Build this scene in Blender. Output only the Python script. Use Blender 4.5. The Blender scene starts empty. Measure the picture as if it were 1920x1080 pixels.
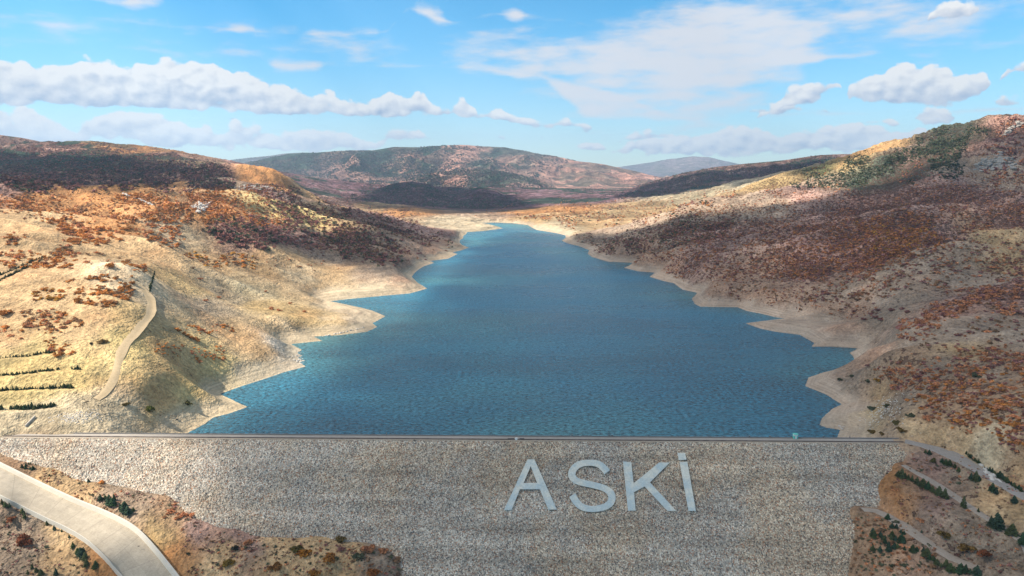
import bpy, math, random
import numpy as np
from mathutils import Vector
from mathutils.bvhtree import BVHTree

random.seed(7)
rng = np.random.default_rng(7)
sc = bpy.context.scene
COL = sc.collection
R = math.radians

# ------------------------------------------------------------------ camera
CAMZ = 112.0
PITCH = math.atan(220 / 1280)
cd = bpy.data.cameras.new('camera')
cam = bpy.data.objects.new('camera', cd)
COL.objects.link(cam)
cam.location = (0, 0, CAMZ)
cam.rotation_euler = (math.pi / 2 - PITCH, 0, 0)
cd.sensor_width = 36
cd.lens = 24
cd.clip_start = 1
cd.clip_end = 90000
sc.camera = cam

# ------------------------------------------------------------------ light
SUN_EL = R(45)
SUN_DIR = Vector((-0.99, -0.10, 0)).normalized() * math.cos(SUN_EL) + Vector((0, 0, math.sin(SUN_EL)))
sd = bpy.data.lights.new('sun', 'SUN')
sd.energy = 4.5
sd.angle = R(0.53)
sd.color = (1.0, 0.90, 0.76)
sun = bpy.data.objects.new('sun', sd)
COL.objects.link(sun)
sun.rotation_euler = SUN_DIR.to_track_quat('Z', 'Y').to_euler()
sc.view_settings.view_transform = 'Standard'
sc.view_settings.look = 'None'
sc.view_settings.gamma = 1
sc.view_settings.exposure = 1.2
sc.cycles.max_bounces = 4
sc.cycles.diffuse_bounces = 2
sc.cycles.glossy_bounces = 2
sc.cycles.transmission_bounces = 2
sc.cycles.volume_bounces = 0
sc.cycles.transparent_max_bounces = 8
SKY_STRENGTH = 0.092
HAZE_DENSITY = 0.68e-4

# ------------------------------------------------------------------ node helpers
class NT:
    def __init__(s, tree):
        s.t = tree; s.n = tree.nodes; s.l = tree.links
    def put(s, sock, v):
        if v is None: return
        if isinstance(v, bpy.types.NodeSocket): s.l.new(v, sock)
        else:
            if isinstance(v, (tuple, list)):
                k = len(sock.default_value)
                v = tuple(v[:k]) + (1.0,) * (k - len(v))
            sock.default_value = v
    def math(s, op, a, b=None, c=None, clamp=False):
        n = s.n.new('ShaderNodeMath'); n.operation = op; n.use_clamp = clamp
        s.put(n.inputs[0], a); s.put(n.inputs[1], b); s.put(n.inputs[2], c)
        return n.outputs[0]
    def vmath(s, op, a, b=None, out=0):
        n = s.n.new('ShaderNodeVectorMath'); n.operation = op
        s.put(n.inputs[0], a); s.put(n.inputs[1], b)
        return n.outputs['Value'] if op in ('LENGTH', 'DOT_PRODUCT') else n.outputs[0]
    def sep(s, v):
        n = s.n.new('ShaderNodeSeparateXYZ'); s.put(n.inputs[0], v); return n.outputs
    def comb(s, x=0.0, y=0.0, z=0.0):
        n = s.n.new('ShaderNodeCombineXYZ')
        s.put(n.inputs[0], x); s.put(n.inputs[1], y); s.put(n.inputs[2], z); return n.outputs[0]
    def noise(s, vec, scale, detail=3, rough=0.55, dist=0.0, col=False):
        n = s.n.new('ShaderNodeTexNoise'); s.put(n.inputs['Vector'], vec)
        n.inputs['Scale'].default_value = scale; n.inputs['Detail'].default_value = detail
        n.inputs['Roughness'].default_value = rough; n.inputs['Distortion'].default_value = dist
        return n.outputs[1 if col else 0]
    def voro(s, vec, scale, feature='F1', out='Distance', rnd=1.0):
        n = s.n.new('ShaderNodeTexVoronoi'); n.feature = feature; s.put(n.inputs['Vector'], vec)
        n.inputs['Scale'].default_value = scale; n.inputs['Randomness'].default_value = rnd
        return n.outputs[out]
    def rng(s, v, a, b, c=0.0, d=1.0, smooth=True):
        n = s.n.new('ShaderNodeMapRange'); n.interpolation_type = 'SMOOTHSTEP' if smooth else 'LINEAR'
        s.put(n.inputs[0], v); s.put(n.inputs[1], a); s.put(n.inputs[2], b); s.put(n.inputs[3], c); s.put(n.inputs[4], d)
        return n.outputs[0]
    def mix(s, f, a, b, mode='MIX'):
        n = s.n.new('ShaderNodeMix'); n.data_type = 'RGBA'; n.blend_type = mode
        s.put(n.inputs[0], f); s.put(n.inputs[6], a); s.put(n.inputs[7], b); return n.outputs[2]
    def scale(s, col, f):
        n = s.n.new('ShaderNodeVectorMath'); n.operation = 'SCALE'
        s.put(n.inputs[0], col); s.put(n.inputs['Scale'], f); return n.outputs[0]
    def hsv(s, col, h=0.5, sat=1.0, v=1.0):
        n = s.n.new('ShaderNodeHueSaturation'); s.put(n.inputs['Color'], col)
        s.put(n.inputs['Hue'], h); s.put(n.inputs['Saturation'], sat); s.put(n.inputs['Value'], v); return n.outputs[0]
    def attr(s, name, out='Color'):
        n = s.n.new('ShaderNodeAttribute'); n.attribute_name = name; return n.outputs[out]
    def bump(s, h, strength, dist):
        n = s.n.new('ShaderNodeBump'); s.put(n.inputs['Height'], h)
        n.inputs['Strength'].default_value = strength; n.inputs['Distance'].default_value = dist; return n.outputs[0]
    def obj(s):
        return s.n.new('ShaderNodeTexCoord').outputs['Object']

def new_mat(name, rough=0.9, spec=0.2):
    m = bpy.data.materials.new(name); m.use_nodes = True
    t = NT(m.node_tree); b = m.node_tree.nodes['Principled BSDF']
    b.inputs['Roughness'].default_value = rough
    b.inputs['Specular IOR Level'].default_value = spec
    return m, t, b

def lin(r, g, b):
    f = lambda c: (c / 255 / 12.92) if c / 255 <= 0.04045 else ((c / 255 + 0.055) / 1.055) ** 2.4
    return (f(r), f(g), f(b))

# ------------------------------------------------------------------ picture rays -> places
def ray(px, py):
    cx = (px - 960) / 1280; cy = (540 - py) / 1280
    c, s = math.cos(PITCH), math.sin(PITCH)
    return Vector((cx, c + cy * s, -s + cy * c))
def atz(px, py, z):
    d = ray(px, py); t = (z - CAMZ) / d.z
    return Vector((0, 0, CAMZ)) + d * t
def aty(px, py, y):
    d = ray(px, py); return Vector((0, 0, CAMZ)) + d * (y / d.y)

# ------------------------------------------------------------------ world: sky with clouds
def px_dir(px, py):
    d = ray(px, py).normalized()
    return math.atan2(d.x, d.y), math.asin(d.z)

def build_world():
    w = bpy.data.worlds.new('World'); sc.world = w; w.use_nodes = True
    t = NT(w.node_tree); bg = w.node_tree.nodes['Background']
    sky = t.n.new('ShaderNodeTexSky'); sky.sky_type = 'NISHITA'; sky.sun_disc = False
    sky.sun_elevation = SUN_EL
    sky.sun_rotation = math.atan2(SUN_DIR.x, SUN_DIR.y)
    sky.altitude = 900; sky.air_density = 1.0; sky.dust_density = 0.25; sky.ozone_density = 2.2
    AZ0, AZ1 = -0.75, 0.75
    def bank(t, x, el, pts, soft_t, soft_b):
        """cloud bank given by its top and base line over the azimuth"""
        r = t.n.new('ShaderNodeValToRGB'); cr = r.color_ramp; cr.interpolation = 'EASE'
        t.l.new(t.rng(x, AZ0, AZ1, 0, 1, False), r.inputs[0])
        while len(cr.elements) < len(pts): cr.elements.new(0.5)
        for e, (px, pt, pb) in zip(cr.elements, pts):
            e.position = 0
        for i, (px, pt, pb) in enumerate(pts):
            a0, e0 = px_dir(px, pt); a1, e1 = px_dir(px, pb); e = cr.elements[i]
            e.position = (a1 - AZ0) / (AZ1 - AZ0); e.color = (e0 + 0.2, e1 + 0.2, 0, 1)
        sp = t.n.new('ShaderNodeSeparateColor'); t.l.new(r.outputs[0], sp.inputs[0])
        top = t.math('MULTIPLY', t.math('SUBTRACT', t.math('SUBTRACT', sp.outputs[0], 0.2), el), 1280 / soft_t)
        bot = t.math('MULTIPLY', t.math('SUBTRACT', el, t.math('SUBTRACT', sp.outputs[1], 0.2)), 1280 / soft_b)
        h = t.math('DIVIDE', bot, t.math('MAXIMUM', t.math('ADD', t.math('DIVIDE', t.math('MULTIPLY', top, soft_t), soft_b), bot), 0.5))
        return t.math('MINIMUM', t.math('MINIMUM', top, bot), 1.0), h
    def field(name, banks, nscale, namp, stretch, seed, puff):
        g = bpy.data.node_groups.new(name, 'ShaderNodeTree')
        g.interface.new_socket('P', in_out='INPUT', socket_type='NodeSocketVector')
        g.interface.new_socket('D', in_out='OUTPUT', socket_type='NodeSocketFloat')
        g.interface.new_socket('H', in_out='OUTPUT', socket_type='NodeSocketFloat')
        t = NT(g); gi = g.nodes.new('NodeGroupInput'); go = g.nodes.new('NodeGroupOutput')
        P = gi.outputs[0]
        wob = t.vmath('SUBTRACT', t.noise(P, nscale * 0.5, 3, 0.55, col=True), (0.5, 0.5, 0.5))
        x, el, _ = t.sep(t.vmath('ADD', P, t.scale(wob, 0.012)))
        m = None
        for pts, st, sb in banks:
            q, h = bank(t, x, el, pts, st, sb)
            if m is None: m, hh = q, h
            else:
                f = t.math('GREATER_THAN', q, m)
                hh = t.math('ADD', hh, t.math('MULTIPLY', f, t.math('SUBTRACT', h, hh)))
                m = t.math('MAXIMUM', m, q)
        Ps = t.vmath('ADD', t.vmath('MULTIPLY', P, stretch), (seed, seed * 0.7, 0))
        n1 = t.noise(Ps, nscale, 7, 0.58)
        n = t.math('MULTIPLY', t.math('SUBTRACT', n1, 0.5), namp)
        if puff > 0:
            v = t.voro(t.vmath('ADD', Ps, t.scale(wob, 0.03)), nscale * 1.5, 'F1')
            v2 = t.voro(t.vmath('ADD', t.vmath('ADD', Ps, t.scale(wob, 0.03)), (-0.005, 0.009, 0)), nscale * 1.5, 'F1')
            n2 = t.noise(t.vmath('ADD', Ps, (-0.005, 0.009, 0)), nscale, 5, 0.58)
            n = t.math('ADD', n, t.math('MULTIPLY', t.math('SUBTRACT', 0.42, v), namp * puff))
            rel = t.math('ADD', t.math('MULTIPLY', t.math('SUBTRACT', n1, n2), 1.5), t.math('MULTIPLY', t.math('SUBTRACT', v2, v), 0.7))
            hh = t.math('ADD', hh, rel)
        t.l.new(t.math('ADD', m, n), go.inputs[0]); t.l.new(hh, go.inputs[1])
        return g
    c1 = [(-140,128,200),(0,118,198),(60,112,197),(95,122,200),(150,108,202),(215,112,203),(235,124,204),(270,114,206),(330,103,208),(365,118,209),(400,122,211),(430,128,212),(470,138,214),(510,152,216),(545,158,217),(590,168,217),(615,166,218),(640,184,218),(680,186,218),(705,180,218),(733,160,219),(760,182,219),(790,168,219),(822,204,219),(838,200,221),(872,184,225),(900,214,222),(930,196,226),(970,214,234),(1010,228,242),(1075,226,242),(1115,250,238)]
    c2 = [(-140,190,290),(0,196,275),(60,200,275),(110,222,275),(145,248,275),(165,222,262),(215,206,268),(270,208,275),(330,220,280),(385,236,280),(410,248,282),(450,230,278),(480,232,280),(530,250,286),(580,238,282),(640,242,285),(700,262,285),(735,238,266),(780,242,262),(820,262,262),(900,250,258),(960,262,258)]
    c3 = [(1060,285,275),(1085,268,284),(1110,264,284),(1150,276,290),(1190,262,288),(1240,254,290),(1280,254,292),(1320,248,293),(1360,236,292),(1430,234,290),(1465,252,290),(1510,240,288),(1545,236,288),(1590,226,288),(1640,232,286),(1680,244,284),(1720,240,282),(1760,270,280),(1800,290,275)]
    c4 = [(1410,235,225),(1425,206,218),(1455,194,216),(1470,162,206),(1510,156,196),(1535,152,186),(1570,148,166),(1582,175,172),(1590,152,184),(1640,140,194),(1680,118,198),(1720,120,198),(1765,120,200),(1790,138,198),(1840,134,186),(1870,160,156),(1890,122,146),(1925,116,142),(2000,118,142)]
    c6 = [(1010,246,236),(1040,232,243),(1090,228,244),(1130,244,236),(1150,275,268),(1175,250,262),(1230,246,264),(1270,252,262),(1300,272,262),(1395,215,205),(1430,196,212),(1480,190,214),(1530,204,208),(1580,216,206),(1600,236,226),(1625,222,236),(1665,218,238),(1700,232,228),(1730,60,50),(1752,8,30),(1790,-4,34),(1830,6,26),(1850,40,30)]
    c5 = [(1695,225,215),(1715,205,228),(1740,198,232),(1780,210,230),(1810,225,222),(1855,190,185),(1885,178,202),(1920,184,200),(1945,200,190)]
    s1 = [(868,96,84),(900,84,108),(960,78,122),(1020,80,150),(1090,66,180),(1150,48,205),(1220,22,222),(1290,2,224),(1370,-10,218),(1430,-10,190),(1500,4,130),(1530,4,85),(1570,2,60),(1640,0,76),(1700,2,84),(1760,-6,70),(1830,-6,44),(1870,20,10)]
    s2 = [(560,66,60),(600,54,69),(650,52,72),(700,54,66),(715,62,60),(770,20,12),(790,10,26),(825,18,46),(850,46,40),(930,32,26),(965,16,40),(990,34,28),(1380,100,95),(1400,92,128),(1450,88,132),(1530,96,118),(1560,108,104)]
    s3 = [(220,8,2),(250,-10,12),(290,-6,10),(310,4,0),(320,62,58),(350,54,69),(395,64,66),(420,58,54),(450,49,61),(480,56,56),(490,120,112),(520,108,130),(590,116,130),(620,128,122),(820,130,122),(880,118,134),(1000,130,150),(1120,160,225),(1300,215,226),(1360,222,218)]
    gc = field('cumulus_field', [(c1, 15, 9), (c2, 15, 14), (c3, 13, 13), (c4, 14, 12), (c5, 14, 10), (c6, 18, 16)], 34.0, 2.3, (1.0, 1.3, 1), 3.3, 0.45)
    gs = field('cirrus_field', [(s1, 42, 60), (s2, 12, 10), (s3, 12, 10)], 22.0, 4.2, (0.6, 2.3, 1), 9.1, 0.0)
    d = t.n.new('ShaderNodeTexCoord').outputs['Generated']
    x, y, z = t.sep(d)
    az = t.math('ARCTAN2', x, y); el = t.math('ARCSINE', z)
    P = t.comb(az, el, 0.0)
    def ev(g):
        n = t.n.new('ShaderNodeGroup'); n.node_tree = g
        t.l.new(P, n.inputs[0]); return n.outputs
    D0, H0 = ev(gc)
    mask = t.rng(D0, -0.05, 0.35)
    lit = t.rng(H0, -0.25, 0.75, 0, 1, False)
    ccol = t.mix(lit, (*lin(158, 180, 212), 1), (*lin(255, 254, 252), 1))
    S0 = ev(gs)[0]
    smask = t.math('MULTIPLY', t.rng(S0, -0.6, 1.2), 0.94)
    scol = (*lin(234, 236, 242), 1)
    base = t.vmath('MULTIPLY', sky.outputs[0], t.mix(t.rng(el, 0.0, 0.22, 0, 1), (0.60, 0.75, 0.79, 1), (0.26, 0.76, 0.90, 1)))
    base = t.scale(base, SKY_STRENGTH)
    ex = 2 ** -sc.view_settings.exposure
    over = t.noise(d, 2.2, 5, 0.6)
    ov = t.math('MULTIPLY', t.rng(el, 0.30, 0.55), t.rng(over, 0.40, 0.58, 0.2, 0.8))
    base = t.mix(ov, base, t.scale((*lin(236, 230, 224), 1), ex))  # white cover above the view, added to brighten and neutralise the fill light
    c = t.mix(smask, base, t.scale(scol, ex))
    lowfade = t.rng(el, 0.0, 0.05, 0.9, 1.0)
    c = t.mix(t.math('MULTIPLY', mask, t.math('MULTIPLY', lowfade, 0.97)), c, t.scale(ccol, ex))
    t.l.new(c, bg.inputs[0]); bg.inputs[1].default_value = 1.0
    w.cycles.sampling_method = 'MANUAL'; w.cycles.sample_map_resolution = 256
build_world()

# ------------------------------------------------------------------ numeric noise
def _hash(ix, iy, seed):
    h = (ix.astype(np.int64) * 374761393 + iy.astype(np.int64) * 668265263 + seed * 974711) & 0xffffffff
    h = ((h ^ (h >> 13)) * 1274126177) & 0xffffffff
    return ((h ^ (h >> 16)) & 0xffff) / 65535.0
def vnoise(x, y, seed=0):
    ix = np.floor(x); iy = np.floor(y); fx = x - ix; fy = y - iy
    fx = fx * fx * fx * (fx * (fx * 6 - 15) + 10); fy = fy * fy * fy * (fy * (fy * 6 - 15) + 10)
    a = _hash(ix, iy, seed); b = _hash(ix + 1, iy, seed); c = _hash(ix, iy + 1, seed); d = _hash(ix + 1, iy + 1, seed)
    return (a + (b - a) * fx) * (1 - fy) + (c + (d - c) * fx) * fy
def fbm(x, y, oct=4, seed=0, gain=0.5):
    s = 0; a = 1; tot = 0
    for k in range(oct):
        s = s + a * (vnoise(x, y, seed + k) - 0.5); tot += a
        x, y = x * 1.62 + y * 1.23 + 17.1, -x * 1.23 + y * 1.62 + 5.3; a *= gain
    return s / tot * 2
def ridged(x, y, oct=4, seed=0):
    s = 0; a = 1; tot = 0
    for k in range(oct):
        s = s + a * (1 - np.abs(2 * vnoise(x, y, seed + k) - 1) * 1.0); tot += a
        x, y = x * 1.62 + y * 1.23 + 17.1, -x * 1.23 + y * 1.62 + 5.3; a *= 0.5
    return s / tot
def sstep(a, b, v):
    t = np.clip((v - a) / (b - a), 0, 1); return t * t * (3 - 2 * t)

# ------------------------------------------------------------------ dam axis
CREST = 12.0
cuL = atz(-200, 809.5, CREST); cuR = atz(1697, 822.0, CREST)
cdL = atz(-200, 819.0, CREST); cdR = atz(1697, 831.5, CREST)
ax = (cdR - cdL).normalized()                     # along the crest
nrm_down = Vector((ax.y, -ax.x, 0)).normalized()  # horizontal, towards the camera
SLOPE = 1 / 1.8
def face_z_xy(x, y):
    return CREST - SLOPE * ((x - cdL.x) * nrm_down.x + (y - cdL.y) * nrm_down.y)
def on_face(px, py):
    d = ray(px, py); o = Vector((0, 0, CAMZ))
    # z = CREST - S*((p-cdL).n)
    n = Vector((SLOPE * nrm_down.x, SLOPE * nrm_down.y, 1))
    k = CREST + SLOPE * (cdL.x * nrm_down.x + cdL.y * nrm_down.y)
    return o + d * ((k - n.dot(o)) / n.dot(d))

# ------------------------------------------------------------------ lake outline (points where the shore is seen, on z = 0)
shore_px = [(300,838),(345,817),(358,808),(380,797),(399,783),(430,775),(464,763),(450,757),(432,748),(412,739),(450,725),(497,710),(535,697),(574,687),
 (560,680),(569,676),(558,671),(567,667),(557,662),(566,656),(545,645),(575,642),(604,639),(588,631),(640,628),(688,622),(707,613),(698,606),(723,593),(700,583),(678,577),
 (645,570),(610,566),(650,561),(704,556),(769,550),(801,541),(783,530),(772,519),(785,505),(795,499),(814,493),(806,489),(840,485),(858,476),(846,474),(866,469),(879,464),(862,455),(868,443),(876,435),
 (907,433),(943,428),(925,424),(912,422),(896,418),(930,417),(959,418),(990,422),(998,427),(1006,431),(1042,437),(1060,441),(1053,451),(1084,461),(1105,469),(1102,476),(1110,482),(1141,491),(1193,493),
 (1170,502),(1198,509),(1228,511),(1218,519),(1245,527),(1263,531),(1280,543),(1308,549),(1297,560),(1303,570),(1313,575),(1383,576),(1400,583),(1427,588),(1455,595),(1482,598),(1440,601),(1397,606),(1425,616),(1453,622),
 (1500,628),(1527,643),(1522,650),(1560,650),(1609,653),(1593,662),(1600,668),(1602,676),(1579,690),(1545,698),(1516,708),(1510,724),(1530,732),(1550,740),(1568,752),(1579,758),(1562,766),(1550,776),(1541,785),(1537,797),(1550,802),(1576,806),(1570,820),(1560,842)]
lake = np.array([[atz(a, b, 0).x, atz(a, b, 0).y] for a, b in shore_px])
def densify(poly, step=0.03):
    out = []
    for i in range(len(poly)):
        a = poly[i]; b = poly[(i + 1) % len(poly)]
        L = np.hypot(*(b - a)); r0 = np.hypot(*a); n = 1 if i == len(poly) - 1 else max(1, int(L / (r0 * step)))
        nx, ny = -(b - a)[1] / L, (b - a)[0] / L
        for k in range(n):
            p = a + (b - a) * k / n
            j = (rng.random() - 0.5) * 0.22 * L / n if (k and n > 1) else 0
            out.append((p[0] + nx * j, p[1] + ny * j))
    return np.array(out)
lake = densify(lake)

def signed_lake(x, y):
    """distance to the lake outline, negative inside"""
    d2 = np.full(x.shape, 1e18); inside = np.zeros(x.shape, bool)
    n = len(lake)
    for i in range(n):
        ax_, ay_ = lake[i]; bx_, by_ = lake[(i + 1) % n]
        ex, ey = bx_ - ax_, by_ - ay_
        t = np.clip(((x - ax_) * ex + (y - ay_) * ey) / (ex * ex + ey * ey + 1e-9), 0, 1)
        dx = x - ax_ - t * ex; dy = y - ay_ - t * ey
        np.minimum(d2, dx * dx + dy * dy, out=d2)
        c = (ay_ > y) != (by_ > y)
        xi = ax_ + (y - ay_) * ex / (ey if abs(ey) > 1e-9 else 1e-9)
        inside ^= c & (x < xi)
    return np.where(inside, -np.sqrt(d2), np.sqrt(d2))

# ------------------------------------------------------------------ height control points
CP = []
def Z(px, py, z): p = atz(px, py, z); CP.append((p.x, p.y, z))
def D(px, py, y): p = aty(px, py, y); CP.append((p.x, p.y, p.z))
def F(px, py, off=0.0): p = on_face(px, py); CP.append((p.x, p.y, p.z + off))
left0 = [(800,250),(760,262),(700,280),(650,298),(600,322),(550,350),(500,385),(460,430),(430,480),(400,560),(370,700),(360,800),(345,1100),(330,1500),(300,1900),(275,2200),(252,2450),(262,2900)]
for py, y in left0: D(0, py, y); D(-450, py, y * 0.98)
for py, y in [(800,255),(778,262),(760,275),(700,290),(640,315),(600,335),(570,352),(540,378),(512,395),(502,412),(480,450),(450,510),(420,580),(400,650),(370,800),(352,950),(343,1150),(325,1500),(300,1900),(280,2200),(261,2500),(275,2900)]: D(250 if py > 300 else 200, py, y)
for py, y in [(790,254),(750,268),(700,284),(640,308),(580,338),(520,378),(470,440),(430,510),(400,600),(372,740)]: D(120, py, y)
for py, y in [(780,272),(750,290),(710,310),(660,340),(620,366),(590,395),(560,425),(540,455),(515,480),(480,530),(450,590),(420,660),(390,790),(360,960),(338,1200),(310,1700),(290,2000),(292,2300)]: D(350, py, y)
for py, y in [(712,345),(690,354),(660,375),(630,402),(600,436),(575,470),(555,500),(530,530),(500,575),(470,625),(440,690),(410,770),(380,880),(350,1030),(335,1180),(321,1300),(322,1600),(320,2000)]: D(450, py, y)
for py, y in [(665,375),(640,398),(620,420),(600,447),(580,480),(560,515),(535,555),(505,600),(470,670),(440,760),(410,860),(385,970),(355,1130),(333,1270),(345,1420)]: D(520, py, y)
for py, y in [(620,432),(600,470),(585,505),(575,530),(550,600),(530,630),(500,700),(465,790),(430,880),(400,1000),(377,1130),(385,1280)]: D(600, py, y)
for py, y in [(605,475),(590,510),(582,530)]: D(670, py, y)
for py, y in [(540,620),(520,655),(500,700),(470,780),(440,880),(412,1020),(402,1110),(410,1250)]: D(700, py, y)
for py, y in [(482,830),(460,930),(440,1050),(424,1150),(428,1260)]: D(800, py, y)
for px, y in [(560,1600),(640,1500),(720,1450)]: Z(px, 0 + 400, 8) if False else CP.append((aty(px, 400, y).x, y, 12.0))
for py, y in [(408,1560),(400,1700),(392,1900)]: D(860, py, y); D(940, py, y)
D(740, 388, 1750); D(680, 380, 1900); D(620, 372, 2000)
for a in [(1000,405,1500),(1000,390,1850),(1100,402,1450),(1100,387,1750),(1200,402,1420),(1200,388,1620),(1250,377,1800),(1300,360,1900),(1400,342,1780),(1500,322,1680),(1640,289,1500),(1350,372,1550),(1450,352,1450),(1060,422,1290),(1120,415,1330)]: D(*a)
for a in [(1920,2400),(1700,2400),(1500,2400),(1300,2500),(1000,2600),(700,2600)]: CP.append((aty(a[0], 400, a[1]).x, a[1], 25.0))
# right bank
for py, z in [(905,11),(880,14),(850,20),(800,27),(760,30),(700,34),(650,35),(600,37),(560,39)]: Z(1920, py, z); Z(2300, py, z + 8)
for py, y in [(530,420),(525,470),(500,520),(450,600),(400,700),(350,820),(300,950),(250,1100),(216,1240)]: D(1900, py, y); D(2300, py - 15, y)
D(1920,262,1500)
for py, y in [(560,395),(555,440),(500,520),(450,605),(400,715),(350,850),(300,1010),(242,1250),(290,1500)]: D(1800, py, y)
for py, z in [(845,12.4),(822,18),(800,21),(760,24),(720,27),(680,29),(640,31),(600,33)]: Z(1800, py, z)
for py, z in [(821,12.6),(800,15),(780,17),(740,19),(700,21),(660,23)]: Z(1700, py, z)
for py, z in [(812,8),(780,8),(740,8),(700,9),(680,9)]: Z(1640, py, z)
for a in [(1640,655,318),(1640,640,350),(1640,620,395),(1640,600,425)]: D(*a)
for py, y in [(625,360),(600,402),(570,435),(540,472),(500,530),(450,620),(400,730),(350,880),(300,1080),(266,1260),(300,1500)]: D(1700, py, y)
for py, y in [(615,466),(595,495),(560,530),(520,580),(480,645),(440,730),(400,850),(360,1020),(331,1250),(345,1400)]: D(1500, py, y)
for py, y in [(600,480),(570,500),(540,535),(500,590),(460,660),(420,760),(380,880),(340,1050),(300,1270),(318,1420)]: D(1600, py, y)
for py, y in [(560,552),(540,585),(510,635),(480,695),(450,770),(420,860),(395,980),(376,1150),(392,1260)]: D(1320, py, y)
for py, y in [(575,525),(550,550),(520,600),(480,670),(440,755),(400,890),(352,1200)]: D(1410, py, y)
for py, y in [(500,740),(480,770),(460,830),(440,910),(417,1090),(424,1180)]: D(1210, py, y)
for py, y in [(463,960),(452,1010),(441,1060)]: D(1110, py, y)
# valley below the dam: left
for a in [(0,850),(60,868),(120,885),(180,902),(240,914),(300,926),(332,938),(332,962),(380,975),(450,990),(520,1006),(600,1002),(680,1015),(740,1040),(755,1062),(752,1085)]:
    F(a[0], a[1], 0.2)
for a in [(200,850),(400,900),(500,950),(650,950),(700,985),(850,1020),(850,1080),(1100,1000),(1100,1080),(1400,1000),(1400,1080),(400,850),(800,850),(1200,850),(1500,850),(1500,950),(1540,1080),(1620,860),(1580,930)]:
    F(a[0], a[1], -9)
bl_px = [-300,0,60,120,180,240,300,332,380,450,520,600,680,740,755]; bl_py = [830,850,868,885,902,914,926,945,975,990,1006,1002,1015,1040,1062]
def foot_z(px, py):
    return 0.62 * on_face(px, py).z + 0.38 * on_face(px, float(np.interp(px, bl_px, bl_py))).z + 0.3
for a in [(0,900),(0,950),(0,1000),(0,1080),(60,900),(100,920),(100,960),(100,1020),(100,1080),(170,935),(200,960),(200,1010),(200,1080),(260,950),(290,975),(320,1000),(320,1040),(320,1080),(400,1010),(450,1040),(420,1080),(500,1080),(560,1040),(600,1080),(640,1040),(690,1075)]:
    Z(a[0], a[1], foot_z(*a))
for px, py in zip(bl_px[1:], bl_py[1:]): F(px + 14, py - 16, -3.0)
for a in [(0,1300,-20),(300,1300,-34),(600,1300,-42),(-400,900,8),(-400,1080,0),(-400,800,18),(-200,850,12)]: Z(*a)
# right of the dam
br_py = [838,862,893,915,942,957,1000,1040,1085]; br_px = [1697,1693,1652,1647,1652,1612,1603,1597,1590]
for x_, y_ in zip(br_px, br_py): F(x_, y_, 0.3); F(x_ - 18, y_ - 2, -3.5)
def rt_z(px, py): return on_face(px, py).z + 0.4 + 0.05 * max(0, px - float(np.interp(py, br_py, br_px)))
road_px = [(1697,827),(1731,835),(1765,846),(1800,862),(1831,879),(1880,907),(1925,932),(2000,975),(2140,1045)]
for i, a in enumerate(road_px): Z(a[0], a[1], 12.1 - 0.25 * i)
tr2_px = [(1694,872),(1715,884),(1742,899),(1787,928),(1820,951),(1853,973),(1898,1002),(1960,1040),(2090,1110)]
tr2_z = [on_face(1694, 872).z + 0.8 - 0.35 * i for i in range(9)]
for a, z in zip(tr2_px, tr2_z): Z(a[0], a[1], z)
tr3_px = [(1616,955),(1644,958),(1675,974),(1720,1004),(1760,1031),(1787,1047),(1831,1064),(1876,1077),(1940,1100)]
tr3_z = [on_face(1616, 955).z + 0.8 - 0.35 * i for i in range(9)]
for a, z in zip(tr3_px, tr3_z): Z(a[0], a[1], z)
for a in [(1650,1020),(1700,1080),(1640,1060),(1620,1000),(1660,1085),(1690,1040),(1900,1045),(1800,990),(1730,960),(1680,930),(1670,905),(1700,940),(1860,1020)]: Z(a[0], a[1], rt_z(*a))
for a in [(1700,1300,-32),(2200,1300,-10),(2200,1000,6)]: Z(*a)

CP = np.array(CP)
def uv(x, y): return np.arctan2(x, y), np.log(np.hypot(x, y))
cu, cv = uv(CP[:, 0], CP[:, 1])
def kern(d2): return np.sqrt(d2 + 0.0006)
A = kern((cu[:, None] - cu[None]) ** 2 + (cv[:, None] - cv[None]) ** 2) - np.eye(len(cu)) * 0.004
nC = len(cu)
M = np.zeros((nC + 3, nC + 3)); M[:nC, :nC] = A
M[:nC, nC] = 1; M[nC, :nC] = 1; M[:nC, nC + 1] = cu; M[nC + 1, :nC] = cu; M[:nC, nC + 2] = cv; M[nC + 2, :nC] = cv
rhs = np.zeros(nC + 3); rhs[:nC] = CP[:, 2]
Wt = np.linalg.solve(M, rhs)

# ------------------------------------------------------------------ polylines that carve the ground
def poly_world(pxs, zs): return np.array([list(atz(a[0], a[1], z)) for a, z in zip(pxs, zs)])
def resample(P, step):
    out = [P[0]]
    for i in range(len(P) - 1):
        p0 = P[max(i - 1, 0)]; p1 = P[i]; p2 = P[i + 1]; p3 = P[min(i + 2, len(P) - 1)]
        n = max(1, int(np.linalg.norm(p2 - p1) / step))
        for k in range(1, n + 1):
            t = k / n
            out.append(0.5 * ((2 * p1) + (-p0 + p2) * t + (2 * p0 - 5 * p1 + 4 * p2 - p3) * t * t + (-p0 + 3 * p1 - 3 * p2 + p3) * t ** 3))
    return np.array(out)
road = resample(poly_world(road_px, [12.1 - 0.25 * i for i in range(9)]), 4)
tr2 = resample(poly_world(tr2_px, tr2_z), 4)
tr3 = resample(poly_world(tr3_px, tr3_z), 4)
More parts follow.
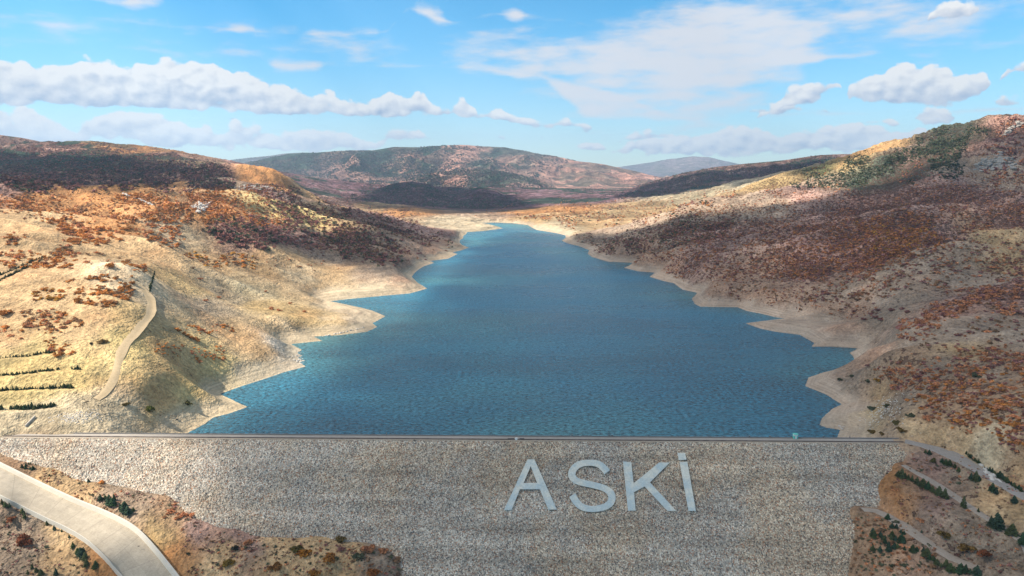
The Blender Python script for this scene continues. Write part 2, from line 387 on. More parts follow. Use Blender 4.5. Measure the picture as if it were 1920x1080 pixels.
# spillway chute: the two edges as seen, height falling along it
spR_px = [(-60,842),(0,871),(67,904),(133,935),(189,958),(227,976),(257,996),(289,1030),(311,1057),(329,1080),(352,1112)]
spL_px = [(-70,890),(0,927),(44,949),(89,971),(133,992),(167,1014),(200,1045),(216,1064),(230,1080),(240,1096),(254,1120)]
sp_z = [foot_z(*q) + (1.2 if i < 2 else 0.6) for i, q in enumerate(spR_px)]
spR = poly_world(spR_px, sp_z); spL = poly_world(spL_px, sp_z)
def spline_n(P, n):
    out = []
    for i in range(len(P) - 1):
        p0 = P[max(i - 1, 0)]; p1 = P[i]; p2 = P[i + 1]; p3 = P[min(i + 2, len(P) - 1)]
        for k in range(n):
            t = k / n; out.append(0.5 * ((2 * p1) + (-p0 + p2) * t + (2 * p0 - 5 * p1 + 4 * p2 - p3) * t * t + (-p0 + 3 * p1 - 3 * p2 + p3) * t ** 3))
    out.append(P[-1]); return np.array(out)
spRn = spline_n(spR, 10); spLn = spline_n(spL, 10)
spC = (spRn + spLn) / 2
spH = np.linalg.norm((spRn - spLn)[:, :2], axis=1) / 2

def carve(x, y, z, line, half, fade, dz=0.0, raise_only=False):
    hv = half if isinstance(half, np.ndarray) else None; hm = float(np.max(half))
    m = (x > line[:, 0].min() - hm - fade) & (x < line[:, 0].max() + hm + fade) & (y > line[:, 1].min() - hm - fade) & (y < line[:, 1].max() + hm + fade)
    if not m.any(): return z
    hb = np.full(m.sum(), half if hv is None else 0.0); xs, ys = x[m], y[m]; best = np.full(xs.shape, 1e18); zt = np.zeros(xs.shape)
    for i in range(len(line) - 1):
        a = line[i]; b = line[i + 1]; ex, ey = b[0] - a[0], b[1] - a[1]
        t = np.clip(((xs - a[0]) * ex + (ys - a[1]) * ey) / (ex * ex + ey * ey), 0, 1)
        d2 = (xs - a[0] - t * ex) ** 2 + (ys - a[1] - t * ey) ** 2
        k = d2 < best; best[k] = d2[k]; zt[k] = (a[2] + (b[2] - a[2]) * t)[k]
        if hv is not None: hb[k] = half[i]
    w = 1 - sstep(hb, hb + fade, np.sqrt(best))
    z = z.copy(); z[m] = z[m] * (1 - w) + (zt + dz) * w
    return z

# ------------------------------------------------------------------ far ridges
def ridge_h(pts, r):
    az = []; h = []
    for px, py in pts:
        d = ray(px, py); hd = math.hypot(d.x, d.y)
        az.append(math.atan2(d.x, d.y)); h.append(CAMZ + r * d.z / hd)
    return np.array(az), np.array(h)
LAYERS = [  # (distance, front width, back width, skyline, noise)
 (2900, 500, 500, [(-500,225),(-200,236),(-60,243),(0,249),(40,254),(80,262),(110,270),(150,282),(200,300)], 5),
 (2700, 900, 800, [(1050,395),(1100,380),(1150,362),(1200,345),(1240,333),(1280,322),(1340,311),(1400,304),(1460,299),(1500,293),(1540,288),(1640,284),(1760,283),(2000,280),(2400,290)], 8),
 (2650, 760, 600, [(560,396),(620,386),(660,372),(700,355),(735,342),(770,337),(805,343),(835,358),(855,367),(875,356),(900,347),(930,352),(965,370),(1000,388),(1040,398)], 4),
 (3900, 800, 600, [(380,360),(460,350),(540,338),(600,342),(650,352),(700,358),(760,336),(820,320),(870,315),(930,317),(990,330),(1040,345),(1100,362),(1160,370),(1240,372)], 16),
 (5400, 1500, 1200, [(300,330),(400,315),(480,300),(540,287),(600,284),(660,280),(700,281),(740,274),(790,274),(830,271),(870,270),(910,273),(950,275),(985,281),(1015,288),(1040,291),(1080,300),(1120,305),(1160,312),(1200,322),(1260,336),(1320,350)], 26),
 (8500, 1500, 1500, [(200,330),(340,312),(400,303),(430,299),(470,294),(500,291),(535,286),(570,284),(600,290),(660,298),(760,310),(900,325)], 22),
 (12500, 2500, 2000, [(1000,328),(1080,322),(1140,315),(1180,309),(1220,303),(1260,296),(1300,291),(1330,293),(1360,301),(1400,309),(1460,316),(1600,322),(1800,326),(2100,330)], 26),
]

NCOL, NROW = 1240, 960
inner = np.linspace(R(-40), R(40), 1100)
azs = np.concatenate([np.linspace(R(-78), R(-40), 71)[:-1], inner, np.linspace(R(40), R(78), 71)[1:]])
rs = np.concatenate([np.exp(np.linspace(math.log(120), math.log(2800), 780)), np.exp(np.linspace(math.log(2800), math.log(6200), 190))[1:], np.exp(np.linspace(math.log(6200), math.log(15600), 60))[1:]])
AZ, RR = np.meshgrid(azs, rs)
X = RR * np.sin(AZ); Y = RR * np.cos(AZ)
U = AZ; V = np.log(RR)

def rbf_eval(U, V):
    u = U.ravel(); v = V.ravel(); out = np.empty(u.shape)
    for s in range(0, len(u), 20000):
        a = u[s:s + 20000]; b = v[s:s + 20000]
        K = kern((a[:, None] - cu[None]) ** 2 + (b[:, None] - cv[None]) ** 2)
        out[s:s + 20000] = K @ Wt[:nC] + Wt[nC] + Wt[nC + 1] * a + Wt[nC + 2] * b
    return out.reshape(U.shape)

# evaluate smooth field on a coarse grid and refine bilinearly
k0 = 3
gu = azs[::k0] if (len(azs) - 1) % k0 == 0 else np.append(azs[::k0], azs[-1])
lv = np.log(rs); nv = 330; gv = np.linspace(lv[0], math.log(3600), nv)
GU, GV = np.meshgrid(gu, gv)
G = rbf_eval(GU, GV)
def bil(G, U, V):
    iu = np.clip(np.searchsorted(gu, U.ravel(), side='right') - 1, 0, len(gu) - 2)
    fu = (U.ravel() - gu[iu]) / (gu[iu + 1] - gu[iu])
    q = np.clip((V.ravel() - gv[0]) / (gv[1] - gv[0]), 0, nv - 1.001); iv = q.astype(int); fv = q - iv
    return ((G[iv, iu] * (1 - fu) + G[iv, iu + 1] * fu) * (1 - fv) + (G[iv + 1, iu] * (1 - fu) + G[iv + 1, iu + 1] * fu) * fv).reshape(U.shape)
ZR = bil(G, U, V)
ZR = np.where(RR > 2500, ZR * (1 - sstep(2700, 3600, RR)) + 20 * sstep(2700, 3600, RR), ZR)
ZR = np.maximum(ZR, -60)

near = (RR < 2200) & (Y > 200)
SD = np.full(RR.shape, 999.0)
SD[near] = signed_lake(X[near], Y[near])
ycrest = cuL.y + (X - cuL.x) * (cuR.y - cuL.y) / (cuR.x - cuL.x)
up = (Y > ycrest - 2) & near

# erosion detail: gullies run down to the lake, mostly across the valley
bank = sstep(6, 40, SD) * sstep(4, 18, ZR)
amp = np.clip(ZR, 0, 120) ** 0.75 * 0.16 + 0.6
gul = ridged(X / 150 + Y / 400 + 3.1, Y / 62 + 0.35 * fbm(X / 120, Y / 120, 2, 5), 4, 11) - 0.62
und = fbm(X / 170, Y / 170, 5, 31)
fine = fbm(X / 22, Y / 22, 3, 61)
rill = ridged(X / 46 + 1.7, Y / 19 + 0.5 * fbm(X / 50, Y / 50, 2, 15), 3, 21) - 0.6
upm = sstep(-20, 30, Y - ycrest)
farw = sstep(1300, 2600, RR)
detail = (gul * amp * 7.5 + und * amp * 3.2) * bank * (0.42 + 0.58 * sstep(330, 700, RR)) * upm * (1 - 0.5 * farw)
leftflat = 0.55 + 0.3 * sstep(500, 900, RR)
detail *= np.where(X < 0, leftflat, 1.0)
spur = ridged((X + 60 * fbm(X / 200, Y / 200, 2, 33)) / 520 + 0.4, Y / 165 + X / 900, 3, 41) - 0.6
detail += spur * 52 * bank * upm * sstep(400, 700, RR) * (1 - 0.85 * sstep(850, 1150, RR)) * np.clip(ZR / 45, 0.15, 1.3) * np.where(X > 0, 1.0, 0.55)
detail += rill * (1.5 + 1.8 * sstep(300, 900, RR)) * bank * upm * sstep(8, 30, SD)
detail += fine * (0.5 + 0.35 * upm) * sstep(0, 12, SD)
ZT = ZR + detail
# shore
lo = np.minimum(0.22 * np.maximum(SD, 0) + 0.25, 4.0)
ZS = np.maximum(ZT, lo)
S = sstep(0, 26, SD)
bankslope = 0.26 * SD * (1 + 0.35 * fbm(X / 18, Y / 18, 3, 77))
ZOUT = ZS * S + np.maximum(bankslope, 0.12) * (1 - S)
ZIN = -np.minimum(0.35 * -SD, 14)
ZU = np.where(SD > 0, np.maximum(ZOUT, 0.12), ZIN)
ZF = np.where(up, ZU, np.where(Y > ycrest - 2, np.maximum(ZT, 0.6), ZT))
ZF = np.where((RR > 2200), np.maximum(ZT, 2.0), ZF)

# far layers
for k, (Rd, wf, wb, sky, na) in enumerate(LAYERS):
    az, h = ridge_h(sky, Rd)
    H = np.interp(AZ, az, h, left=h[0] - 60, right=h[-1] - 60)
    edge = sstep(az[0] - 0.25, az[0], AZ) * (1 - sstep(az[-1], az[-1] + 0.25, AZ))
    H = (H - 5) * edge
    warp = 1 + 0.10 * fbm(AZ * 6, AZ * 0 + k * 7.7, 3, 90 + k)
    q = (RR - Rd) / np.where(RR < Rd, wf * warp, wb)
    prof = np.clip(1 - np.abs(q), 0, 1); prof = prof * (0.6 + 0.4 * prof)
    L = max(80.0, Rd / 14)
    wx = L * 0.9 * fbm(X / L / 3, Y / L / 3, 3, 170 + k)
    nz = (ridged((X + wx) / L / 1.1, (Y + wx) / L / 2.4, 6, 120 + k) - 0.6) * na * 7.5 * np.clip(4 * prof * (1 - prof), 0, 1) + fbm(X / (L * 0.2), Y / (L * 0.2), 3, 140 + k) * na * 0.14 * np.clip(prof * 3, 0, 1)
    ZL = H * prof + nz
    ZF = np.maximum(ZF, np.where(RR > 1880, ZL, -999))

ZF = carve(X, Y, ZF, road, 4.0, 3.0, -0.05)
ZF = carve(X, Y, ZF, tr2, 2.2, 2.2, -0.05)
ZF = carve(X, Y, ZF, tr3, 2.8, 2.2, -0.05)
def carve_bed(z):
    Pn = np.concatenate([spRn * (1 - f) + spLn * f for f in np.linspace(0, 1, 15)])
    m = (X > Pn[:, 0].min() - 5) & (X < Pn[:, 0].max() + 5) & (Y > Pn[:, 1].min() - 5) & (Y < Pn[:, 1].max() + 5)
    xs, ys = X[m], Y[m]; best = np.full(xs.shape, 1e9); zt = np.zeros(xs.shape)
    for p in Pn:
        d2 = (xs - p[0]) ** 2 + (ys - p[1]) ** 2; k = d2 < best; best[k] = d2[k]; zt[k] = p[2]
    w = 1 - sstep(1.6, 4.0, np.sqrt(best)); z = z.copy(); z[m] = z[m] * (1 - w) + (zt - 1.7) * w
    return z
ZF = carve_bed(ZF)

# ------------------------------------------------------------------ ground colours (soil, grass, rock, low scrub) as placed patches
# (px, py, rgb of the material, amount of low scrub, wood kind 0..1)
TAN = (0.40, 0.275, 0.15); YEL = (0.49, 0.375, 0.17); ORG = (0.42, 0.21, 0.085); GRY = (0.27, 0.205, 0.15); PINK = (0.34, 0.225, 0.155)
PAL = (0.44, 0.36, 0.24); BRN = (0.29, 0.19, 0.12); OLV = (0.40, 0.285, 0.14); MAR = (0.34, 0.20, 0.155); GRN = (0.055, 0.075, 0.055); WHT = (0.58, 0.54, 0.47)
MAU = (0.30, 0.195, 0.16)
CC = [  # px, py, colour, scrub
 (0,790,PAL,0),(60,780,PAL,0),(60,730,YEL,0),(0,720,YEL,0),(60,700,YEL,.0),(60,665,YEL,0),(130,700,YEL,.1),(150,775,PAL,.1),(200,780,PAL,.1),(0,640,TAN,.1),(110,640,TAN,.1),(180,600,TAN,.1),(40,560,TAN,.1),(120,560,TAN,.1),
 (250,510,PAL,0),(240,530,PAL,0),(240,600,OLV,.0),(300,650,OLV,.2),(240,640,YEL,0),(300,700,OLV,.1),(330,760,OLV,0),(400,760,OLV,0),(350,730,YEL,0),(450,640,TAN,.1),(480,655,TAN,.05),(420,690,YEL,0),(480,690,PAL,0),(540,670,WHT,0),
 (430,560,(0.30,0.24,0.16),.1),(380,570,(0.30,0.24,0.17),.2),(470,545,(0.30,0.25,0.16),.1),(350,540,OLV,.1),(500,580,OLV,.1),(560,600,OLV,0),(620,600,OLV,0),(680,605,GRY,0),(690,590,GRY,0),(560,630,PAL,0),(600,545,TAN,0),(640,550,PAL,0),(700,545,PAL,0),
 (560,515,PAL,0),(500,500,TAN,0),(620,510,TAN,0),(560,490,TAN,.05),(400,490,TAN,.1),(300,470,TAN,.1),(200,480,TAN,.15),(100,470,TAN,.2),(20,470,TAN,.1),(60,440,TAN,.1),(250,450,TAN,.1),(350,440,PAL,.1),(330,440,PAL,0),(200,420,ORG,.4),(100,400,TAN,.3),
 (30,420,TAN,.1),(300,390,ORG,.5),(200,370,ORG,.5),(380,400,ORG,.4),(300,350,ORG,.5),(80,375,ORG,.4),(450,400,ORG,.4),(550,400,YEL,.2),(590,410,YEL,.2),(520,390,YEL,.2),(640,425,TAN,.4),
 (480,330,ORG,.2),(520,340,ORG,.2),(560,360,TAN,.4),(430,345,GRY,.6),(500,370,MAU,.6),(640,380,MAU,.8),(700,410,MAU,.8),(800,430,MAU,.6),(640,450,GRY,.6),(560,440,MAU,.7),(480,420,MAU,.8),(430,430,MAU,.6),(700,460,GRY,.6),(760,480,PINK,.3),(800,480,PINK,.1),(850,460,PINK,.1),(700,500,GRY,.3),(740,530,PINK,.05),(700,520,GRY,.1),(650,480,GRY,.4),
 (0,340,MAR,.8),(100,330,MAR,.9),(200,340,MAR,.8),(60,300,MAR,.8),(20,270,MAU,.6),(150,310,GRN,.9),(230,315,GRN,.9),(300,320,MAR,.8),(380,330,MAR,.8),(200,275,ORG,.3),(260,285,ORG,.3),(320,300,MAR,.7),(360,305,TAN,.4),(400,315,MAR,.8),(100,280,MAR,.8),
 (860,412,PAL,0),(900,425,PAL,0),(920,405,PINK,0),(760,400,ORG,.1),(700,385,TAN,.1),(1000,410,TAN,.2),(1050,425,PAL,0),(1000,395,ORG,.3),(1080,395,ORG,.3),(1150,400,TAN,.3),(1100,420,TAN,.2),(1200,385,TAN,.2),(1250,370,PAL,.2),(1300,365,PAL,.2),(1240,400,TAN,.3),(1360,355,PAL,.2),(1450,335,OLV,.6),(1540,315,(0.16,0.17,0.08),.7),(1600,300,OLV,.5),(1620,290,(0.34,0.21,0.10),.3),(1660,300,GRN,.8),
 (1130,445,GRY,.6),(1180,455,GRY,.6),(1250,430,GRY,.5),(1300,410,GRY,.5),(1150,480,PINK,0),(1200,470,PINK,.4),(1260,450,GRY,.6),(1210,500,PINK,0),(1260,515,PINK,.1),(1300,480,MAU,.8),(1350,450,MAU,.8),(1400,400,GRY,.6),(1450,380,GRY,.5),(1500,370,MAU,.6),(1400,430,MAU,.8),
 (1350,540,PINK,.1),(1400,560,PINK,0),(1450,580,PINK,0),(1330,565,PINK,0),(1450,520,PINK,.3),(1500,560,PINK,.2),(1550,600,GRY,.1),(1500,615,GRY,0),(1560,630,PINK,0),(1600,580,PINK,.3),(1500,500,MAR,.7),(1600,480,MAR,.8),(1550,440,MAR,.8),(1650,440,MAR,.7),(1700,400,MAU,.7),(1600,400,MAR,.8),(1750,440,MAR,.6),(1650,520,GRY,.4),(1600,540,GRY,.4),(1750,500,GRY,.4),(1800,460,GRY,.4),(1870,450,TAN,.2),(1900,500,TAN,.3),(1850,520,GRY,.3),
 (1650,380,MAR,.8),(1500,350,MAU,.7),(1550,340,GRY,.5),(1600,340,GRN,.8),(1700,320,GRN,.9),(1750,280,GRN,.9),(1800,260,GRN,.9),(1780,330,MAU,.6),(1850,300,GRY,.2),(1880,290,GRY,.2),(1820,320,GRY,.3),(1900,330,GRY,.4),(1850,360,MAR,.8),(1880,240,MAR,.7),(1900,270,MAR,.7),(1850,270,MAR,.7),(1900,400,MAR,.8),(1780,380,MAR,.8),
 (1700,560,GRY,.3),(1720,600,GRY,.2),(1640,610,GRY,.1),(1690,620,GRY,.2),(1750,590,MAR,.7),(1850,560,MAR,.7),(1900,545,MAR,.7),(1700,650,GRY,.2),(1800,620,GRY,.2),(1860,620,GRY,.2),(1910,620,GRY,.2),(1800,660,TAN,.3),(1640,660,PINK,0),(1700,690,BRN,.6),(1650,690,GRY,.4),(1560,715,PINK,0),(1540,725,PINK,0),(1600,720,GRY,.2),(1600,760,GRY,.1),(1560,795,(0.22,0.21,0.16),0),(1620,790,OLV,.1),(1640,740,TAN,.1),(1700,740,GRY,.3),
 (1720,720,BRN,.6),(1800,720,BRN,.6),(1850,700,GRY,.3),(1900,690,BRN,.5),(1760,690,GRY,.2),(1850,760,BRN,.6),(1800,790,BRN,.5),(1900,800,BRN,.6),(1900,860,BRN,.6),(1750,770,BRN,.5),(1700,800,TAN,.1),(1750,818,TAN,.05),(1800,828,TAN,.0),(1850,860,PAL,0),(1900,900,TAN,.1),(1860,880,PAL,0),(1680,815,GRY,.1),
 (1720,860,MAU,.3),(1760,885,MAU,.3),(1800,905,GRY,.2),(1860,940,TAN,.2),(1900,950,TAN,.2),(1700,910,BRN,.3),(1680,930,ORG,.2),(1660,900,ORG,.1),(1640,950,BRN,.1),(1750,950,MAU,.3),(1800,980,GRY,.3),(1850,1020,GRY,.3),(1900,1050,GRY,.3),(1740,1000,GRY,.3),(1620,1000,BRN,.3),(1610,1050,BRN,.3),(1680,1030,BRN,.4),(1700,1075,PINK,.2),(1780,1070,GRY,.3),
 (20,860,BRN,.1),(60,870,BRN,.2),(100,900,TAN,.3),(160,920,TAN,.3),(200,930,GRY,.3),(280,930,GRY,.3),(310,950,BRN,.3),(250,965,GRY,.1),(280,1000,OLV,.1),(320,1040,ORG,.1),(300,1020,OLV,.1),(380,1000,MAU,.3),(450,1010,MAU,.3),(400,1060,TAN,.2),(520,1040,TAN,.2),(600,1030,TAN,.2),(650,1060,TAN,.2),(720,1050,GRY,.3),(60,980,GRY,.3),(50,1040,GRY,.4),(100,1010,TAN,.1),(130,1050,TAN,.0),(180,1060,ORG,0),(20,960,GRY,.3),(20,1060,GRY,.5),
 # far hills
 (1200,365,MAU,.8),(1300,330,MAU,.8),(1400,320,MAU,.8),(1500,305,MAU,.8),(1550,295,MAU,.7),(1700,292,MAU,.7),
]
DPU = (0.20, 0.14, 0.14)
FAR = (0.09, 0.10, 0.10)
far_cc = [(2080,[(680,370,DPU,.8),(760,360,DPU,.9),(840,370,DPU,.9),(900,370,DPU,.9),(960,380,DPU,.9),(1010,385,DPU,.7),(1100,370,DPU,.8)]),(2380,[(620,370,DPU,.8),(700,370,DPU,.8),(760,360,DPU,.9),(840,370,DPU,.9),(900,370,DPU,.9),(960,380,DPU,.9),(1020,385,DPU,.7),(1120,370,DPU,.8),(1200,360,DPU,.8)]),(2750,[(660,370,DPU,.8),(720,370,DPU,.9),(780,360,DPU,.9),(840,370,DPU,.9),(900,370,DPU,.9),(950,380,DPU,.9),(1000,385,DPU,.7),(620,385,DPU,.8)]),(3050,[(660,370,DPU,.8),(720,370,DPU,.9),(780,360,DPU,.9),(840,370,DPU,.9),(900,370,DPU,.9),(950,380,DPU,.9),(1000,385,DPU,.7),(620,385,DPU,.8)]),
 (3700,[(640,350,PINK,.3),(720,350,PINK,.2),(800,330,GRY,.4),(850,335,PINK,.3),(920,335,GRN,.5),(980,350,GRY,.4),(1040,360,PINK,.4),(560,345,PINK,.3),(480,352,MAU,.4)]),
 (4700,[(500,310,GRN,.8),(600,300,GRN,.8),(600,320,MAU,.5),(660,315,PINK,.3),(700,300,GRN,.8),(760,300,PINK,.3),(800,290,GRN,.8),(850,300,PINK,.3),(900,295,GRN,.5),(950,300,PINK,.3),(1000,320,PINK,.3),(1080,320,PINK,.3),(1150,330,PINK,.3),(980,290,GRN,.7)]),
 (5400,[(560,286,GRN,.8),(700,282,GRN,.7),(800,274,GRN,.6),(870,272,PINK,.3),(960,276,GRN,.5),(1100,305,PINK,.3),(1200,325,PINK,.3)]),
 (9000,[(430,300,FAR,.2),(560,285,FAR,.2),(700,300,FAR,.2),(1000,320,FAR,.2),(1300,300,FAR,.2)]),
 (12500,[(1180,308,FAR,.2),(1300,293,(0.16,.15,.14),.2),(1400,306,FAR,.2),(1700,320,FAR,.2),(500,300,FAR,.2)])]

gverts = np.stack([X.ravel(), Y.ravel(), ZF.ravel()], 1)
nr, nc = X.shape
idx = np.arange(nr * nc).reshape(nr, nc)
quads = np.stack([idx[:-1, :-1], idx[:-1, 1:], idx[1:, 1:], idx[1:, :-1]], -1).reshape(-1, 4)

def mesh_from(name, verts, faces, smooth=True):
    me = bpy.data.meshes.new(name)
    verts = np.asarray(verts, np.float32); faces = np.asarray(faces, np.int32)
    k = faces.shape[1]
    me.vertices.add(len(verts)); me.vertices.foreach_set('co', verts.ravel())
    me.loops.add(faces.size); me.loops.foreach_set('vertex_index', faces.ravel())
    me.polygons.add(len(faces)); me.polygons.foreach_set('loop_start', np.arange(0, faces.size, k, dtype=np.int32))
    try: me.polygons.foreach_set('loop_total', np.full(len(faces), k, np.int32))
    except Exception: pass
    me.polygons.foreach_set('use_smooth', np.full(len(faces), smooth))
    me.update(calc_edges=True); me.validate()
    return me

# BVH of a decimated copy for ray queries
def bil_height(x, y):
    """height of the ground at arrays x, y (bilinear on the polar grid)"""
    a = np.arctan2(x, y); r = np.hypot(x, y)
    iu = np.clip(np.searchsorted(azs, a, side='right') - 1, 0, nc - 2); fu = np.clip((a - azs[iu]) / (azs[iu + 1] - azs[iu]), 0, 1)
    iv = np.clip(np.searchsorted(rs, r, side='right') - 1, 0, nr - 2); fv = np.clip((r - rs[iv]) / (rs[iv + 1] - rs[iv]), 0, 1)
    return (ZF[iv, iu] * (1 - fu) + ZF[iv, iu + 1] * fu) * (1 - fv) + (ZF[iv + 1, iu] * (1 - fu) + ZF[iv + 1, iu + 1] * fu) * fv

def cast(pxs, pys, rmax=30000):
    """march picture rays onto the ground; returns xyz and a hit flag"""
    pxs = np.asarray(pxs, float); pys = np.asarray(pys, float)
    cx = (pxs - 960) / 1280; cy = (540 - pys) / 1280; c, s = math.cos(PITCH), math.sin(PITCH)
    dx, dy, dz = cx, c + cy * s, -s + cy * c
    hd = np.hypot(dx, dy); az = np.arctan2(dx, dy)
    iu = np.clip(np.searchsorted(azs, az) - 1, 0, nc - 2)
    fu = (az - azs[iu]) / (azs[iu + 1] - azs[iu])
    H = ZF[:, iu] * (1 - fu) + ZF[:, iu + 1] * fu            # rows x rays
    rayz = CAMZ + rs[:, None] * (dz / hd)[None]
    below = rayz <= H
    hit = below.any(0); k = np.clip(below.argmax(0), 1, nr - 1)
    j = np.arange(len(pxs))
    f0 = rayz[k - 1, j] - H[k - 1, j]; f1 = rayz[k, j] - H[k, j]
    t = np.clip(f0 / (f0 - f1 + 1e-9), 0, 1)
    r = rs[k - 1] + (rs[k] - rs[k - 1]) * t
    return np.stack([r * np.sin(az), r * np.cos(az), CAMZ + r * dz / hd], 1), hit & (r < rmax)

for q in ([(-40,676),(60,669),(104,663)], [(-40,709),(24,706),(60,702),(150,693)], [(-40,738),(36,734),(70,732),(134,730)], [(-40,775),(18,771),(60,769),(104,765)]):
    q = [(a + (b_[0] - a) * f, c_ + (b_[1] - c_) * f) for (a, c_), b_ in zip(q[:-1], q[1:]) for f in (0, .5)] + [q[-1]]
    pz, ok = cast([a for a, _ in q], [b_ for _, b_ in q])
    ZF = carve(X, Y, ZF, pz, 1.6, 2.6, 0.0)
gverts[:, 2] = ZF.ravel()
cp_xy, ok = cast([c[0] for c in CC], [c[1] for c in CC])
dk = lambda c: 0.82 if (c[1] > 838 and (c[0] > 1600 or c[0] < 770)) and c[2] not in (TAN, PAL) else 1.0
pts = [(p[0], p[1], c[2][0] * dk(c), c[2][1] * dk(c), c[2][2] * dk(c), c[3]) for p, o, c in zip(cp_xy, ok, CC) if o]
for dist, lst in far_cc:
    for px, py, col, scr in lst:
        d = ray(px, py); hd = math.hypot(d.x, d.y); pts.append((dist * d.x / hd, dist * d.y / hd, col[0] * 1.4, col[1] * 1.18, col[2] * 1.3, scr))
pts = np.array(pts)
pu, pv = uv(pts[:, 0], pts[:, 1])
# warped inverse-distance blend so the patches get ragged outlines
wU = U + 0.020 * fbm(U * 22, V * 22, 5, 201, 0.6); wV = V + 0.03 * fbm(U * 22 + 50, V * 22, 5, 231, 0.6)
def idw(u, v):
    u = u.ravel(); v = v.ravel(); out = np.empty((len(u), 4), np.float32)
    for s in range(0, len(u), 30000):
        d2 = (u[s:s + 30000, None] - pu[None]) ** 2 + ((v[s:s + 30000, None] - pv[None]) * 0.55) ** 2 + 2.2e-4
        w = 1 / d2 ** 2.2
        out[s:s + 30000] = (w @ pts[:, 2:]) / w.sum(1, keepdims=True)
    return out
step_c = 2
cs = idw(wU[::step_c, ::step_c], wV[::step_c, ::step_c]).reshape(len(range(0, nr, step_c)), len(range(0, nc, step_c)), 4)
cs = np.repeat(np.repeat(cs, step_c, 0), step_c, 1)[:nr, :nc]
# bare pale band along the waterline
shore_band = (1 - sstep(3.0, 9.0, ZF + 3.0 * fbm(X / 15, Y / 15, 3, 300))) * (SD > -5) * (SD < 200) * (Y > ycrest)
pale = np.array([0.45, 0.375, 0.265]); rightpale = np.array([0.42, 0.335, 0.255])
pc = np.where((X > 0)[..., None], rightpale, pale)
tint = cs[..., :3] * (1 - 0.75 * shore_band[..., None]) + pc * 0.75 * shore_band[..., None]
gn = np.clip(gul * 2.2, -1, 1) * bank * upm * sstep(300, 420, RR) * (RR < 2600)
tint = tint * (1 + 0.45 * gn + 0.10 * np.clip(rill * 2, -1, 1) * bank)[..., None]  # relief shading put into the soil colour: gullies darker, ridges paler
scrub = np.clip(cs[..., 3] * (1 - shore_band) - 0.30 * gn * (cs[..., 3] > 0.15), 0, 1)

gm = mesh_from('ground', gverts, quads)
def add_col(me, name, arr):
    a = me.color_attributes.new(name, 'FLOAT_COLOR', 'POINT')
    b = np.ones((len(me.vertices), 4), np.float32); b[:, :arr.shape[1]] = arr
    a.data.foreach_set('color', b.ravel())
def add_f(me, name, arr):
    a = me.attributes.new(name, 'FLOAT', 'POINT'); a.data.foreach_set('value', np.asarray(arr, np.float32).ravel())
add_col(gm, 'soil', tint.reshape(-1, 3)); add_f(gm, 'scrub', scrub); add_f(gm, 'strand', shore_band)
ground = bpy.data.objects.new('ground', gm); COL.objects.link(ground); ground['kind'] = 'structure'

m, t, b = new_mat('hillside_soil', 0.95, 0.1)
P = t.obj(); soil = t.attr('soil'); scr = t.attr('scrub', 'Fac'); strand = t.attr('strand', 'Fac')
px_, py_, pz_ = t.sep(P)
geo = t.n.new('ShaderNodeNewGeometry'); 
dist = t.vmath('LENGTH', P)
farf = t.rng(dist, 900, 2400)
n_big = t.noise(P, 0.012, 4, 0.6); n_mid = t.noise(P, 0.09, 4, 0.65); n_fin = t.noise(P, 0.7, 3, 0.7)
v1 = t.math('MULTIPLY', t.rng(n_big, 0.3, 0.7, 0.7, 1.3, False), t.rng(n_mid, 0.3, 0.7, 0.68, 1.32, False))
v1 = t.math('MULTIPLY', v1, t.rng(n_fin, 0.25, 0.75, 0.5, 1.48, False))
c = t.scale(soil, v1)
# hue drift between straw, pinkish clay and grey stone
drift = t.noise(t.vmath('ADD', P, (300, 40, 0)), 0.03, 4, 0.6)
c = t.mix(t.rng(drift, 0.45, 0.7, 0, 0.45), c, t.vmath('MULTIPLY', c, (1.12, 0.92, 0.82)))
c = t.mix(t.rng(drift, 0.5, 0.3, 0, 0.4), c, t.vmath('MULTIPLY', c, (0.88, 0.92, 0.98)))
# strata that follow the contour on the bare strand
strat = t.noise(t.comb(t.math('MULTIPLY', px_, 0.02), t.math('MULTIPLY', py_, 0.02), t.math('MULTIPLY', pz_, 1.6)), 1.0, 3, 0.6)
c = t.mix(t.math('MULTIPLY', strand, 0.6), c, t.scale(soil, t.rng(strat, 0.3, 0.7, 0.7, 1.3)))
# low scrub: ragged dark clumps, coarser far away so distant woods keep their grain
s_near = t.noise(P, 0.33, 3, 0.7)
s_far = t.noise(P, 0.045, 5, 0.75)
s_mix = t.mix(farf, t.comb(s_near, s_near, s_near), t.comb(s_far, s_far, s_far))
sx = t.sep(s_mix)[0]
th = t.math('SUBTRACT', 0.67, t.math('MULTIPLY', scr, 0.26))
sm = t.rng(sx, th, t.math('ADD', th, 0.07))
scol = t.mix(t.noise(P, 0.02, 3, 0.6), (0.045, 0.035, 0.035, 1), (0.15, 0.075, 0.05, 1))
c = t.mix(t.math('MULTIPLY', sm, t.rng(farf, 0, 1, 0.8, 0.75)), c, scol)
# far woods: clumps of dark evergreen
gw = t.noise(t.vmath('ADD', P, (900, 0, 0)), 0.0035, 5, 0.62)
gm_ = t.math('MULTIPLY', t.rng(gw, 0.50, 0.545), farf)
c = t.mix(t.math('MULTIPLY', gm_, t.rng(scr, 0.1, 0.6, 0.35, 0.95)), c, (0.035, 0.07, 0.045, 1))
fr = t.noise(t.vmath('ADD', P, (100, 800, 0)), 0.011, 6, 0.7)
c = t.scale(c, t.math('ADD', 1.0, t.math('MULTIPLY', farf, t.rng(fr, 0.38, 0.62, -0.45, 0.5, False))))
c = t.mix(t.math('MULTIPLY', farf, t.rng(fr, 0.62, 0.68, 0, 0.6)), c, (0.55, 0.46, 0.36, 1))
